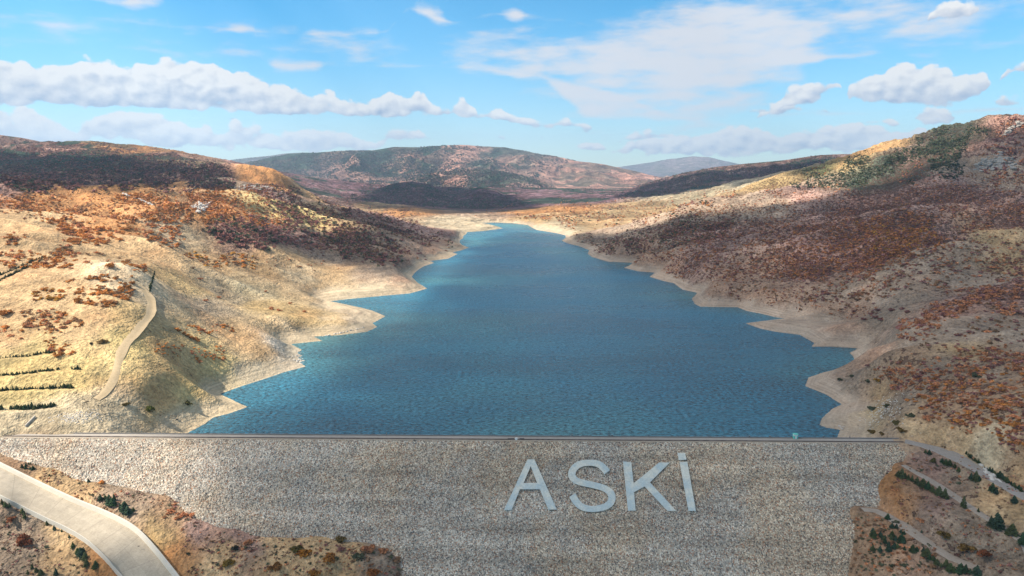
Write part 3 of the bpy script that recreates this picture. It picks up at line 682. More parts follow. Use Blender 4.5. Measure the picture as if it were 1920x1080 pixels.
# stones
st = t.voro(P, 0.8)
c = t.mix(t.math('MULTIPLY', t.rng(st, 0.16, 0.10), t.rng(t.noise(P, 0.05, 3, 0.6), 0.55, 0.7)), c, (0.46, 0.43, 0.38, 1))
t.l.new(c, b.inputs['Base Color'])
hh = t.math('ADD', t.math('MULTIPLY', n_mid, 3.5), t.math('MULTIPLY', n_fin, 0.7))
hh = t.math('ADD', hh, t.math('MULTIPLY', sm, t.rng(farf, 0, 1, 0.8, 5.0)))
hh = t.math('ADD', hh, t.math('MULTIPLY', t.math('MULTIPLY', t.math('ADD', s_far, fr), farf), 26.0))
hh = t.math('MULTIPLY', hh, t.rng(strand, 0, 1, 1.0, 0.45, False))
t.l.new(t.bump(hh, 1.0, 1.25), b.inputs['Normal'])
gm.materials.append(m)

def tag(o, label=None, cat=None, group=None, kind=None):
    if label: o['label'] = label
    if cat: o['category'] = cat
    if group: o['group'] = group
    if kind: o['kind'] = kind
    return o
def link(name, me, mat=None, parent=None, loc=None):
    if mat is not None and not me.materials: me.materials.append(mat)
    o = bpy.data.objects.new(name, me); COL.objects.link(o)
    if parent is not None: o.parent = parent
    if loc is not None: o.location = loc
    return o
def empty(name, loc=(0, 0, 0)):
    o = bpy.data.objects.new(name, None); COL.objects.link(o); o.location = loc; o.empty_display_size = 1; return o

# ------------------------------------------------------------------ water
wm = mesh_from('water', [(-900, float(cuL.y) + 3, 0), (900, float(cuR.y) + 3, 0), (900, 1500, 0), (-900, 1500, 0)], [(0, 1, 2, 3)])
m, t, b = new_mat('reservoir_water', 0.16, 0.5)
P = t.obj()
wv = t.vmath('MULTIPLY', P, (0.7, 1.0, 1.0))
w1 = t.noise(wv, 0.7, 5, 0.75, 0.2); w2 = t.noise(wv, 0.14, 3, 0.55, 0.4); w3 = t.noise(t.vmath('MULTIPLY', P, (0.35, 1, 1)), 0.011, 5, 0.62)
tur = t.noise(t.vmath('ADD', P, (50, 420, 0)), 0.0042, 3, 0.5)
dpt = t.mix(t.rng(tur, 0.42, 0.66), (0.022, 0.115, 0.172, 1), (0.050, 0.158, 0.175, 1))
dpt = t.scale(dpt, t.rng(w3, 0.3, 0.7, 0.68, 1.35, False))
dpt = t.scale(dpt, t.rng(w1, 0.36, 0.64, 0.0, 2.0, False))
t.l.new(dpt, b.inputs['Base Color'])
hh = t.math('ADD', t.math('MULTIPLY', w1, 0.55), t.math('MULTIPLY', w2, 0.9))
t.l.new(t.bump(hh, 1.0, 1.1), b.inputs['Normal'])
t.l.new(t.rng(w3, 0.35, 0.65, 0.22, 0.34, False), b.inputs['Roughness'])
b.inputs['IOR'].default_value = 1.33
water = link('water', wm, m); water['kind'] = 'structure'

# ------------------------------------------------------------------ embankment dam
def crest_pt(s, edge):  # s in metres along, edge 0 = upstream, 1 = downstream
    a = cuL if edge == 0 else cdL
    return Vector((a.x, a.y, CREST)) + ax * s
LEN = (cdR - cdL).length
dam = empty('embankment_dam', (float(cdL.x + cdR.x) / 2, float(cdL.y + cdR.y) / 2, CREST))
tag(dam, 'long rockfill embankment dam holding back the blue reservoir', 'dam')
dl = dam.location
# rock face: real relief of dumped stone
st_ = 0.55
ns = int(LEN / st_); nt_ = int(92 / st_)
ss = np.linspace(0, LEN, ns); tt = np.linspace(0, 92, nt_)
SS, TT = np.meshgrid(ss, tt)
fl = math.hypot(1, SLOPE); hx, hz = 1 / fl, SLOPE / fl
JX = (rng.random(SS.shape) - .5) * 0.3
bx = cdL.x + ax.x * SS + nrm_down.x * TT * hx; by = cdL.y + ax.y * SS + nrm_down.y * TT * hx; bz = CREST - TT * hz
rel = (rng.random(SS.shape) - 0.5) * 0.42 + fbm(SS / 5, TT / 5, 3, 401) * 0.4 + fbm(SS / 40, TT / 14, 2, 411) * 0.25
rel = np.minimum(rel, 0.40)
rel *= np.clip(TT / 1.5, 0, 1)
bx = bx + nrm_down.x * rel * hz + JX * ax.x; by = by + nrm_down.y * rel * hz; bz = bz + rel * hx
ii = np.arange(SS.size).reshape(SS.shape)
fq = np.stack([ii[:-1, :-1], ii[1:, :-1], ii[1:, 1:], ii[:-1, 1:]], -1).reshape(-1, 4)
fm = mesh_from('rock_face', np.stack([bx.ravel() - dl.x, by.ravel() - dl.y, bz.ravel() - dl.z], 1), fq, False)
m, t, b = new_mat('riprap_stone', 0.92, 0.2)
P = t.obj()
cell = t.voro(P, 3.0, 'F1', 'Color'); cx_, cy_, cz_ = t.sep(cell)
base = t.mix(cx_, (0.27, 0.26, 0.235, 1), (0.44, 0.375, 0.295, 1))
base = t.mix(t.rng(cy_, 0.80, 0.86), base, (0.62, 0.57, 0.49, 1))
base = t.mix(t.rng(cy_, 0.22, 0.17), base, (0.11, 0.105, 0.10, 1))
base = t.mix(t.rng(cz_, 0.86, 0.9), base, (0.30, 0.17, 0.11, 1))
cell2 = t.sep(t.voro(P, 1.25, 'F1', 'Color'))
base = t.mix(t.rng(cell2[0], 0.95, 0.97, 0, 0.7), base, (0.50, 0.45, 0.38, 1))
base = t.mix(t.rng(cell2[1], 0.95, 0.97, 0, 0.6), base, (0.16, 0.145, 0.13, 1))
bx_, by_, bz_ = t.sep(P)
bandv = t.noise(t.comb(t.math('MULTIPLY', bx_, 0.012), 0.0, t.math('MULTIPLY', bz_, 0.35)), 1.0, 4, 0.6)
base = t.scale(base, t.rng(bandv, 0.32, 0.68, 0.74, 1.24, False))
warm = t.noise(P, 0.03, 4, 0.65)
big = t.noise(t.vmath('MULTIPLY', P, (0.5, 0.5, 1.4)), 0.11, 5, 0.7)
base = t.scale(base, t.rng(big, 0.3, 0.7, 0.86, 1.14, False))
base = t.mix(t.rng(warm, 0.42, 0.62, 0, 0.55), base, t.vmath('MULTIPLY', base, (1.16, 1.0, 0.80)))
base = t.vmath('MULTIPLY', base, (0.97, 0.97, 0.96))
t.l.new(base, b.inputs['Base Color'])
t.l.new(t.bump(t.math('SUBTRACT', 1.0, t.voro(P, 3.0)), 0.7, 0.22), b.inputs['Normal'])
link('rock_face', fm, m, dam)
# crest roadway
def strip_mesh(name, cross, s0=0.0, s1=None, step=6.0, jit=0.0):
    """cross: list of (offset towards the camera from the downstream edge, z); swept along the crest"""
    s1 = LEN if s1 is None else s1
    n = max(2, int((s1 - s0) / step) + 1); V = []; Fc = []
    for s in np.linspace(s0, s1, n):
        for o, z in cross:
            p = crest_pt(s, 1) + nrm_down * (o + (rng.random() - .5) * jit); V.append((p.x - dl.x, p.y - dl.y, z - dl.z))
    k = len(cross)
    for i in range(n - 1):
        for j in range(k - 1):
            a = i * k + j; Fc.append((a, a + k, a + k + 1, a + 1))
    return mesh_from(name, V, Fc, False)
W = (cuR - cdR).dot(-nrm_down)
m, t, b = new_mat('crest_gravel_road', 0.9, 0.2)
P = t.obj(); n = t.noise(P, 0.6, 4, 0.6); n2 = t.noise(t.vmath('MULTIPLY', P, (0.05, 1.2, 1)), 1.0, 3, 0.6)
c = t.mix(n, (0.26, 0.235, 0.21, 1), (0.38, 0.345, 0.30, 1)); c = t.scale(c, t.rng(n2, 0.3, 0.7, 0.85, 1.15, False))
t.l.new(c, b.inputs['Base Color'])
road_mat = m
link('roadway', strip_mesh('roadway', [(-W + 0.6, CREST + 0.004), (-1.3, CREST + 0.02)]), m, dam)
m2, t, b = new_mat('dark_kerb', 0.9); t.l.new(t.scale((0.12, 0.095, 0.085, 1), t.rng(t.noise(t.obj(), 0.5, 3), .3, .7, .7, 1.4)), b.inputs['Base Color'])
link('kerb', strip_mesh('kerb', [(-1.3, CREST - 0.05), (-1.3, CREST + 0.32), (-0.95, CREST + 0.32), (-0.95, CREST - 0.05)], step=3, jit=0.05), m2, dam)
m3, t, b = new_mat('shoulder_gravel', 0.95)
P = t.obj(); t.l.new(t.mix(t.noise(P, 1.2, 4, 0.7), (0.26, 0.22, 0.17, 1), (0.42, 0.36, 0.29, 1)), b.inputs['Base Color'])
link('shoulder', strip_mesh('shoulder', [(-0.95, CREST + 0.02), (0.15, CREST - 0.03)], jit=0.15), m3, dam)
m4, t, b = new_mat('upstream_kerb', 0.9); t.l.new(t.mix(t.noise(t.obj(), 0.4, 3), (0.13, 0.125, 0.12, 1), (0.22, 0.21, 0.2, 1)), b.inputs['Base Color'])
link('upstream_edge', strip_mesh('upstream_edge', [(-W + 0.6, CREST - 0.1), (-W + 0.6, CREST + 0.3), (-W + 0.15, CREST + 0.3), (-W - 0.1, CREST - 0.3)], step=3, jit=0.08), m4, dam)
link('upstream_slope', strip_mesh('upstream_slope', [(-W - 0.1, CREST - 0.3), (-W - 30, CREST - 15.5)]), fm.materials[0], dam)

# ------------------------------------------------------------------ the letters on the rock face
lm, t, b = new_mat('letter_paint', 0.8, 0.25)
P = t.obj(); n = t.noise(P, 0.22, 4, 0.6, 0.4); n2 = t.noise(P, 1.6, 3, 0.6)
c = t.mix(t.rng(n, 0.38, 0.62), (0.42, 0.49, 0.49, 1), (0.58, 0.58, 0.51, 1)); c = t.scale(c, t.rng(n2, 0.3, 0.7, 0.86, 1.12, False))
t.l.new(c, b.inputs['Base Color'])
fn = Vector((SLOPE * nrm_down.x, SLOPE * nrm_down.y, 1)).normalized()
def slab(name, loops, parent, origin, thick=0.12, lift=0.44):
    """flat slab from picture outlines of a letter, lying on the rock face"""
    ex = Vector(ax).normalized(); ey = fn.cross(ex).normalized()
    cu_ = bpy.data.curves.new(name, 'CURVE'); cu_.dimensions = '2D'; cu_.fill_mode = 'BOTH'; cu_.extrude = thick / 2
    for lp in loops:
        sp = cu_.splines.new('POLY'); sp.points.add(len(lp) - 1); sp.use_cyclic_u = True
        for i, (a, b_) in enumerate(lp):
            p = on_face(a, b_) - origin; sp.points[i].co = (p.dot(ex), p.dot(ey), 0, 1)
    tmp = bpy.data.objects.new(name, cu_)
    me = bpy.data.meshes.new_from_object(tmp); bpy.data.objects.remove(tmp); bpy.data.curves.remove(cu_)
    me.name = name
    from mathutils import Matrix
    Mx = Matrix((ex, ey, fn)).transposed().to_4x4()
    Mx.translation = fn * (lift + thick / 2)
    me.transform(Mx)
    return link(name, me, lm, parent, None if parent else origin)
A_ = [[(989,863),(1002,863),(1044,957),(1028,957),(1012,919),(975,919),(959,958),(945,958)], [(995,876),(1007,907),(982,907)]]
q5 = lambda L: [(1060 + x / 4.5, 800 + y / 4.5) for x, y in L]
K_ = [q5([(485,300),(555,308),(575,485),(790,310),(880,310),(712,478),(935,718),(860,718),(667,512),(578,560),(592,716),(527,716)])]
I_ = [q5([(962,306),(1027,303),(1100,718),(1036,718)])]; dot_ = [q5([(945,230),(1008,228),(1020,286),(955,290)])]
scen = [(352,392),(318,352),(275,322),(215,312),(150,316),(95,338),(60,380),(56,425),(90,462),(160,484),(245,502),(320,524),(372,556),(392,600),(380,648),(335,682),(270,698),(200,700),(140,684),(95,645),(58,585)]
def stroke(cl, w):
    cl = resample(np.array([(a, b_, 0) for a, b_ in cl], float), 14)[:, :2]
    tg = np.gradient(cl, axis=0); tg /= np.linalg.norm(tg, axis=1, keepdims=True)
    nn = np.stack([-tg[:, 1], tg[:, 0]], 1)
    ww = w * (0.82 + 0.18 * np.abs(nn[:, 0]))[:, None] / 2
    return [tuple(p) for p in cl + nn * ww] + [tuple(p) for p in (cl - nn * ww)[::-1]]
S_ = [q5(stroke(scen, 62))]
for nm, loops, lab in [('letter', A_, 'large pale blue letter A laid on the rock face'), ('letter', S_, 'large pale blue letter S laid on the rock face'), ('letter', K_, 'large pale blue letter K laid on the rock face')]:
    o = on_face(sum(p[0] for p in loops[0]) / len(loops[0]), sum(p[1] for p in loops[0]) / len(loops[0]))
    tag(slab(nm, loops, None, o), lab, 'letter', 'giant letters on the dam face')
o = on_face(1290, 915); L_ = empty('letter', o)
tag(L_, 'large pale blue dotted letter İ at the right end of the word', 'letter', 'giant letters on the dam face')
slab('bar', I_, L_, o); slab('dot', dot_, L_, o)

# ------------------------------------------------------------------ spillway chute
def chute():
    root = empty('spillway_chute', tuple(spC[len(spC) // 2]))
    tag(root, 'curving concrete spillway chute with low side walls below the left end of the dam', 'spillway')
    o = Vector(root.location)
    Rr, Ll = spRn, spLn; nseg = len(Rr); s = np.r_[0, np.cumsum(np.linalg.norm(np.diff(spC, axis=0), axis=1))]
    nx = 8; V = []; UVs = []
    for i in range(nseg):
        for j in range(nx + 1):
            f = j / nx; p = Ll[i] * (1 - f) + Rr[i] * f
            V.append((p[0] - o.x, p[1] - o.y, p[2] - 0.9 - o.z)); UVs.append((f, s[i]))
    Fc = [(i * (nx + 1) + j, i * (nx + 1) + j + 1, (i + 1) * (nx + 1) + j + 1, (i + 1) * (nx + 1) + j) for i in range(nseg - 1) for j in range(nx)]
    me = mesh_from('channel_floor', V, Fc, True); add_col(me, 'lay', np.array([(u, v_ / 400, 0) for u, v_ in UVs]))
    m, t, b = new_mat('chute_concrete', 0.85, 0.25)
    P = t.obj(); u_, v_, w_ = t.sep(t.attr('lay'))
    jv = t.math('PINGPONG', t.math('MULTIPLY', v_, 400.0), 4.5); ju = t.math('PINGPONG', t.math('MULTIPLY', u_, 4.0), 0.5)
    line = t.math('MAXIMUM', t.rng(jv, 0.16, 0.08), t.math('MULTIPLY', t.rng(ju, 0.018, 0.008), 0.7))
    n = t.noise(P, 0.25, 4, 0.6); n2 = t.noise(P, 2.0, 3, 0.6)
    c = t.mix(n, (0.36, 0.31, 0.24, 1), (0.46, 0.40, 0.31, 1)); c = t.scale(c, t.rng(n2, 0.3, 0.7, 0.9, 1.1, False))
    panel = t.n.new('ShaderNodeTexWhiteNoise'); panel.noise_dimensions = '2D'
    t.l.new(t.comb(t.math('FLOOR', t.math('MULTIPLY', u_, 4.0)), t.math('FLOOR', t.math('MULTIPLY', v_, 400 / 9.0)), 0.0), panel.inputs['Vector'])
    c = t.scale(c, t.rng(panel.outputs[0], 0, 1, 0.92, 1.07, False))
    stn = t.noise(t.vmath('MULTIPLY', P, (1.0, 0.4, 1.0)), 0.5, 4, 0.7)
    c = t.scale(c, t.rng(stn, 0.3, 0.7, 0.85, 1.12, False))
    c = t.mix(t.math('MULTIPLY', line, 0.32), c, (0.13, 0.12, 0.11, 1))
    t.l.new(c, b.inputs['Base Color'])
    link('channel_floor', me, m, root)
    m2, t, b = new_mat('wall_concrete', 0.85, 0.25)
    P = t.obj(); c = t.mix(t.noise(P, 0.4, 4, 0.6), (0.46, 0.43, 0.37, 1), (0.60, 0.57, 0.50, 1)); t.l.new(c, b.inputs['Base Color'])
    for side, E in ((1, Rr), (-1, Ll)):
        V = []
        for i in range(nseg):
            tg = E[min(i + 1, nseg - 1)] - E[max(i - 1, 0)]; nn = np.array([tg[1], -tg[0], 0]); nn /= np.linalg.norm(nn)
            if np.dot((Rr[i] - Ll[i])[:2], nn[:2]) * side < 0: nn = -nn
            e = E[i]; th = 0.7 if side > 0 else 0.22; hgt = 0.45 if side > 0 else 0.0
            for off, dz in ((-0.35 if side > 0 else 0, -1.2), (0, hgt), (th, hgt), (th, -2.0)):
                V.append((e[0] + nn[0] * off - o.x, e[1] + nn[1] * off - o.y, e[2] + dz - o.z))
        Fc = [(i * 4 + j, i * 4 + j + 1, i * 4 + j + 5, i * 4 + j + 4) for i in range(nseg - 1) for j in range(3)]
        link('side_wall', mesh_from('side_wall', V, Fc, False), m2, root)
chute()

# ------------------------------------------------------------------ roads and tracks
def drape(name, line, half, mat, lift=0.10, across=5, zfix=None):
    line = resample(line, 2.0); n = len(line); V = []
    tg = np.gradient(line[:, :2], axis=0); tg /= np.linalg.norm(tg, axis=1, keepdims=True)
    wj = 1 + 0.35 * fbm(np.arange(n) / 6.0, np.zeros(n), 2, 500)
    for j in range(across):
        f = (j / (across - 1) - 0.5) * 2 * half
        x = line[:, 0] + tg[:, 1] * f * wj; y = line[:, 1] - tg[:, 0] * f * wj
        z = np.maximum(bil_height(x, y), bil_height(line[:, 0], line[:, 1]) - 0.3) + lift - (0.25 if j in (0, across - 1) else 0)
        V.append(np.stack([x, y, z], 1))
    V = np.stack(V, 1).reshape(-1, 3)
    Fc = [(i * across + j, (i + 1) * across + j, (i + 1) * across + j + 1, i * across + j + 1) for i in range(n - 1) for j in range(across - 1)]
    o = link(name, mesh_from(name, V, Fc, True), mat); o['kind'] = 'structure'; return o
def dirt_mat(name, c0, c1):
    m, t, b = new_mat(name, 0.95, 0.1); P = t.obj()
    n = t.noise(P, 0.25, 4, 0.65); n2 = t.noise(P, 1.5, 3, 0.7)
    t.l.new(t.scale(t.mix(n, (*c0, 1), (*c1, 1)), t.rng(n2, 0.3, 0.7, 0.85, 1.15, False)), b.inputs['Base Color']); return m
gravel = dirt_mat('road_gravel', (0.24, 0.22, 0.20), (0.34, 0.31, 0.28))
dirt = dirt_mat('track_dirt', (0.38, 0.29, 0.175), (0.50, 0.39, 0.25))
berm = dirt_mat('berm_dirt', (0.26, 0.22, 0.18), (0.36, 0.31, 0.26))
drape('road', road, 3.3, gravel, 0.14)
drape('track', tr2, 1.7, berm, 0.14)
drape('track', tr3, 2.3, berm, 0.14)
p_, o_ = cast([262,276,284,282,270,257,240,230,222,218,212,198,180], [535,552,568,590,606,622,640,655,677,695,713,735,749])
drape('track', p_, 2.1, dirt, 0.22)
p_, o_ = cast([222,205,180,150,120,95], [682,688,700,716,733,745]) 

# ------------------------------------------------------------------ plants
def quads_cloud(n, rad, sizes, seed, shape='dome'):
    """many small leaf cards spread through a crown"""
    g = np.random.default_rng(seed)
    lumps = g.normal(size=(6, 3)) * np.array([0.42, 0.42, 0.22]) * rad; lumps[:, 2] += 0.45 * rad
    V = []
    for k in range(n):
        L = lumps[g.integers(6)]
        d = g.normal(size=3); d /= np.linalg.norm(d); d[2] = abs(d[2]) * 0.9 - 0.15
        p = L + d * rad * (0.35 + 0.22 * g.random()); p[2] = max(p[2], 0.03 * rad)
        nrm = d + g.normal(size=3) * 0.45; nrm /= np.linalg.norm(nrm)
        a = np.cross(nrm, g.normal(size=3)); a /= np.linalg.norm(a); b = np.cross(nrm, a)
        s = sizes * rad * (0.7 + 0.7 * g.random())
        V += [p - a * s - b * s * .7, p + a * s - b * s * .8, p + a * s * .8 + b * s, p - a * s * .7 + b * s * .8]
    V = np.array(V); Fq = np.arange(4 * n).reshape(-1, 4); return V, Fq

def leaf_mat(name, use):
    m, t, b = new_mat(name, 0.9, 0.08)
    P = t.obj()
    if use == 'object':
        oi = t.n.new('ShaderNodeObjectInfo'); base = oi.outputs['Color']
    else: base = t.attr('tone')
    n = t.noise(P, 1.1 if use == 'object' else 0.9, 3, 0.7)
    c = t.scale(base, t.rng(n, 0.3, 0.7, 0.6, 1.5, False))
    t.l.new(c, b.inputs['Base Color'])
    tr = t.n.new('ShaderNodeBsdfTranslucent'); t.l.new(c, tr.inputs[0]); mx = t.n.new('ShaderNodeMixShader'); mx.inputs[0].default_value = 0.25
    t.l.new(b.outputs[0], mx.inputs[1]); t.l.new(tr.outputs[0], mx.inputs[2])
    t.l.new(mx.outputs[0], m.node_tree.nodes['Material Output'].inputs[0]); return m
leafO = leaf_mat('shrub_leaves', 'object'); leafA = leaf_mat('scrub_leaves', 'attr')
bark, t, b = new_mat('bark', 0.95, 0.1); b.inputs['Base Color'].default_value = (0.09, 0.065, 0.045, 1)
t.l.new(t.mix(t.noise(t.obj(), 6, 3), (0.05, 0.04, 0.03, 1), (0.13, 0.1, 0.07, 1)), b.inputs['Base Color'])
needle = leaf_mat('pine_needles', 'object')

shrub_meshes = []
for k in range(5):
    V, Fq = quads_cloud(260, 1.0, 0.13, 40 + k); me = mesh_from('crown', V, Fq, False); me.materials.append(leafO); shrub_meshes.append(me)
def stems_mesh(seed):
    g = np.random.default_rng(seed); V = []; Fq = []
    for k in range(4):
        a = g.random() * 6.28; top = np.array([math.cos(a) * .35, math.sin(a) * .35, .75]); base = np.array([math.cos(a) * .05, math.sin(a) * .05, -0.1])
        for q, (p, r) in enumerate(((base, .05), (base * .4 + top * .6 + [0, 0, .05], .035), (top, .015))):
            for j in range(4): V.append(p + r * np.array([math.cos(j * 1.57), math.sin(j * 1.57), 0]))
        o = k * 12
        for s in (0, 4):
            for j in range(4): Fq.append((o + s + j, o + s + (j + 1) % 4, o + s + 4 + (j + 1) % 4, o + s + 4 + j))
    me = mesh_from('stems', np.array(V), Fq, True); me.materials.append(bark); return me
stems = [stems_mesh(3), stems_mesh(4)]

def pine_mesh(seed):
    g = np.random.default_rng(seed); V = []
    H = 1.0
    tiers = 9
    for k in range(tiers):
        z = 0.10 + 0.86 * (k / tiers); rad = 0.30 * (1 - k / tiers) ** 0.85 + 0.03
        nb = int(16 * (1 - k / tiers)) + 6
        for j in range(nb):
            a = g.random() * 6.28; r1 = rad * (0.75 + 0.4 * g.random()); dz = -0.05 + 0.05 * g.random()
            d = np.array([math.cos(a), math.sin(a), 0]); w = np.array([-d[1], d[0], 0]) * (0.05 + 0.035 * g.random())
            p0 = np.array([0, 0, z + 0.05]) + d * 0.01; p1 = np.array([0, 0, z + dz]) + d * r1
            up_ = np.array([0, 0, 0.03])
            V += [p0 - w * .4, p0 + w * .4, p1 + w + up_ * g.random(), p1 - w]
            q = p0 * .5 + p1 * .5
            V += [q - w + [0, 0, -.03], q + [0, 0, .045], p1 + [0, 0, .03], p1 + [0, 0, -.035]]
    V += [(-.03, 0, .9), (.03, 0, .9), (.006, 0, 1.02), (-.006, 0, 1.02), (0, -.03, .9), (0, .03, .9), (0, .006, 1.02), (0, -.006, 1.02)]
    V = np.array(V); me = mesh_from('crown', V, np.arange(len(V)).reshape(-1, 4), False); me.materials.append(needle); return me
pines = [pine_mesh(60 + k) for k in range(4)]
def trunk_mesh():
    V = []; Fq = []
    for z, r in ((-.08, .035), (.25, .026), (.7, .012)):
        for j in range(6): V.append((r * math.cos(j * 1.047), r * math.sin(j * 1.047), z))
    for s in (0, 6):
        for j in range(6): Fq.append((s + j, s + (j + 1) % 6, s + 6 + (j + 1) % 6, s + 6 + j))
    me = mesh_from('trunk', V, Fq, True); me.materials.append(bark); return me
trunkm = trunk_mesh()
PINE_C = [(0.045, 0.088, 0.045), (0.075, 0.105, 0.045), (0.050, 0.085, 0.055), (0.090, 0.110, 0.050)]

def ground_z(x, y):
    g = float(bil_height(np.array([x]), np.array([y]))[0])
    return g
def put_pine(px, py, h, label, group, col=None):
    p, ok = cast([px], [py])
    if not ok[0]: return
    x, y, z = p[0]
    h *= 0.78 * random.uniform(0.75, 1.2)
    e = empty('pine_tree', (x, y, z - 0.05)); e.rotation_euler = (0, 0, random.random() * 6.28)
    wdt = 0.8 + 0.8 * random.random(); e.scale = (h * wdt, h * wdt, h)
    tag(e, label, 'tree', group)
    a = link('crown', random.choice(pines), None, e); c = col or random.choice(PINE_C); v = 0.8 + 0.5 * random.random()
    a.color = (c[0] * v, c[1] * v, c[2] * v, 1)
    link('trunk', trunkm, None, e)
ORD = 'first second third fourth fifth sixth seventh eighth ninth tenth eleventh twelfth thirteenth fourteenth fifteenth sixteenth seventeenth eighteenth nineteenth twentieth'.split()
def ordinal(k):
    return ORD[k] if k < 20 else ('twenty-' + ORD[k - 20] if k < 29 else ('thirtieth' if k == 29 else 'thirty-' + ORD[k - 30]))
def row(pts, n, h, label, group, jx=1.5, jy=0.8, drop=0.0):
    kk = 0
    P = np.array(pts, float); d = np.r_[0, np.cumsum(np.linalg.norm(np.diff(P, axis=0), axis=1))]
    for s in np.linspace(0, d[-1], n):
        if random.random() < drop: continue
        jx_ = min(jx, 0.4 * d[-1] / n)
        put_pine(np.interp(s, d, P[:, 0]) + random.uniform(-jx_, jx_), np.interp(s, d, P[:, 1]) + random.uniform(-jy, jy), h * random.uniform(0.65, 1.3), ordinal(kk) + ' from the left: ' + label, group); kk += 1

def cluster(lst, label, group):
    for i, (px, py, h) in enumerate(sorted(lst)): put_pine(px, py, h, ordinal(i) + ' from the left: ' + label, group)
row([(2,672),(60,667),(76,663)], 18, 1.5, 'small pine in the topmost row on the left terraces', 'pines of the topmost terrace row', drop=.12)
row([(82,661),(102,662)], 5, 1.8, 'small pine in the cluster ending the topmost terrace row', 'pines ending the topmost terrace row')
row([(0,704),(24,703),(60,699),(110,692)], 34, 1.6, 'small pine in the second row on the left terraces', 'pines of the second terrace row', drop=.08)
row([(134,693),(150,693)], 5, 2.2, 'dark pine in the clump ending the second terrace row', 'pines ending the second terrace row')
row([(0,733),(36,731),(70,729),(110,728)], 28, 1.9, 'small pine in the third row on the left terraces', 'pines of the third terrace row', drop=.1)
row([(114,727),(134,727)], 7, 2.8, 'tall dark pine in the clump ending the third terrace row', 'pines ending the third terrace row')
row([(18,768),(60,766),(100,762)], 26, 2.6, 'dark pine in the thick lowest row on the left terraces', 'pines of the lowest terrace row', jy=2)
row([(0,768),(6,767)], 3, 2.6, 'dark pine at the left edge below the lowest terrace row', 'pines at the left edge of the terraces')
for k, (a, b_) in enumerate([((0,516),(80,484)), ((0,526),(78,489))]):
    row([a, b_], 34, 2.1, ('evergreen in the upper dense row at the left edge', 'evergreen in the lower dense row at the left edge')[k], ('evergreens of the upper dense row', 'evergreens of the lower dense row')[k], jx=1, jy=1)
row([(290,510),(287,524),(282,540),(280,552)], 16, 2.6, 'evergreen lining the dirt track beside the bare pad', 'evergreens lining the dirt track', jx=.6)
tr_lab = 'young pine in the row between the two berm tracks right of the dam'
cluster([(1684,893,3.4),(1690,895,4.2),(1697,896,3.6),(1703,899,3),(1710,902,2.6),(1719,906,3),(1730,912,3.6),(1739,917,3.8),(1748,922,4),(1760,928,4.2),(1771,934,4.4),(1740,915,3.2)], 'pine in the close row on the middle berm', 'pines in the close row on the middle berm')
for px, py, h, lab in [(1806,951,5,'lone dark pine on the middle berm, right of the close row'),(1834,960,2.4,'small bright green pine on the middle berm'),(1868,989,5.6,'big round dark pine on the middle berm, left of two more'),(1858,978,3,'small dark pine tucked behind the big round one'),(1897,1003,5,'second big dark pine on the middle berm near the right edge'),(1916,1020,5.5,'dark pine on the middle berm cut by the right edge')]:
    put_pine(px, py, h, lab, None)
cluster([(1735,849,2.4),(1742,852,2.6)], 'small pine below the road where it leaves the crest', 'two pines below the road bend')
cluster([(1766,867,2.6),(1773,871,3.2),(1780,872,2.6),(1797,884,3.2),(1790,877,2.2)], 'pine in the loose clump below the road', 'pines clumped below the road')
cluster([(1820,900,3.6),(1829,902,4.4),(1835,901,3)], 'slim pine in the trio beside the gravel road', 'three slim pines beside the road')
cluster([(1860,921,3.4),(1868,926,3)], 'pine halfway down the gravel road', 'two pines halfway down the road')
put_pine(1901, 942, 4.2, 'wide dark pine below the gravel road near the right edge', None)
row([(1812,852),(1824,862),(1838,871)], 9, 1.9, 'small pine in the upper row beyond the gravel road', 'pines of the upper roadside row', jx=.6)
row([(1846,880),(1868,892),(1890,906),(1914,921)], 16, 2.4, 'small pine in the lower row beyond the gravel road', 'pines of the lower roadside row', jx=.8)
row([(1714,1030),(1735,1040),(1760,1062),(1795,1078)], 12, 3.0, 'dark pine just below the lowest berm track', 'pines below the lowest track', jx=5, jy=5)
row([(1800,1072),(1830,1078)], 4, 3.4, 'dark pine beside the lowest track at the bottom edge', 'pines at the bottom edge')
cluster([(random.gauss(1668, 20), random.gauss(1012, 16), random.uniform(1.6, 3)) for k in range(30)], 'evergreen in the thicket below the lowest track', 'evergreens in the thicket below the track')
cluster([(random.gauss(54, 10), random.gauss(876, 3), random.uniform(1.2, 2)) for k in range(9)], 'small pine above the spillway wall', 'small pines above the spillway wall')
cluster([(166,904,2.2),(188,938,3),(197,935,2.2),(205,944,4),(211,948,3.6),(214,938,3),(226,955,3.6),(233,958,3.8),(240,964,4.2),(234,948,2.6),(250,958,2)], 'pine in the clump between spillway and rock face', 'pines between spillway and rock face')
cluster([(137,1027,3.4),(146,1037,2.8),(152,1043,3.6),(160,1050,4),(163,1062,3.8),(180,1066,3.4),(157,1036,2.4)], 'pine on the bank left of the spillway', 'pines on the bank left of the spillway')
cluster([(88,984,2),(102,993,2.2),(116,997,1.5),(130,1008,1.8)], 'small pine on the spillway edge', 'small pines along the spillway edge')
cluster([(60,1066,2.6),(68,1072,2.6),(77,1078,3),(105,1078,3),(52,1076,2),(10,950,2.6),(18,952,2.2),(42,962,3.2),(46,972,2.8),(4,945,2.4)], 'evergreen in the lower left corner', 'evergreens in the lower left corner')

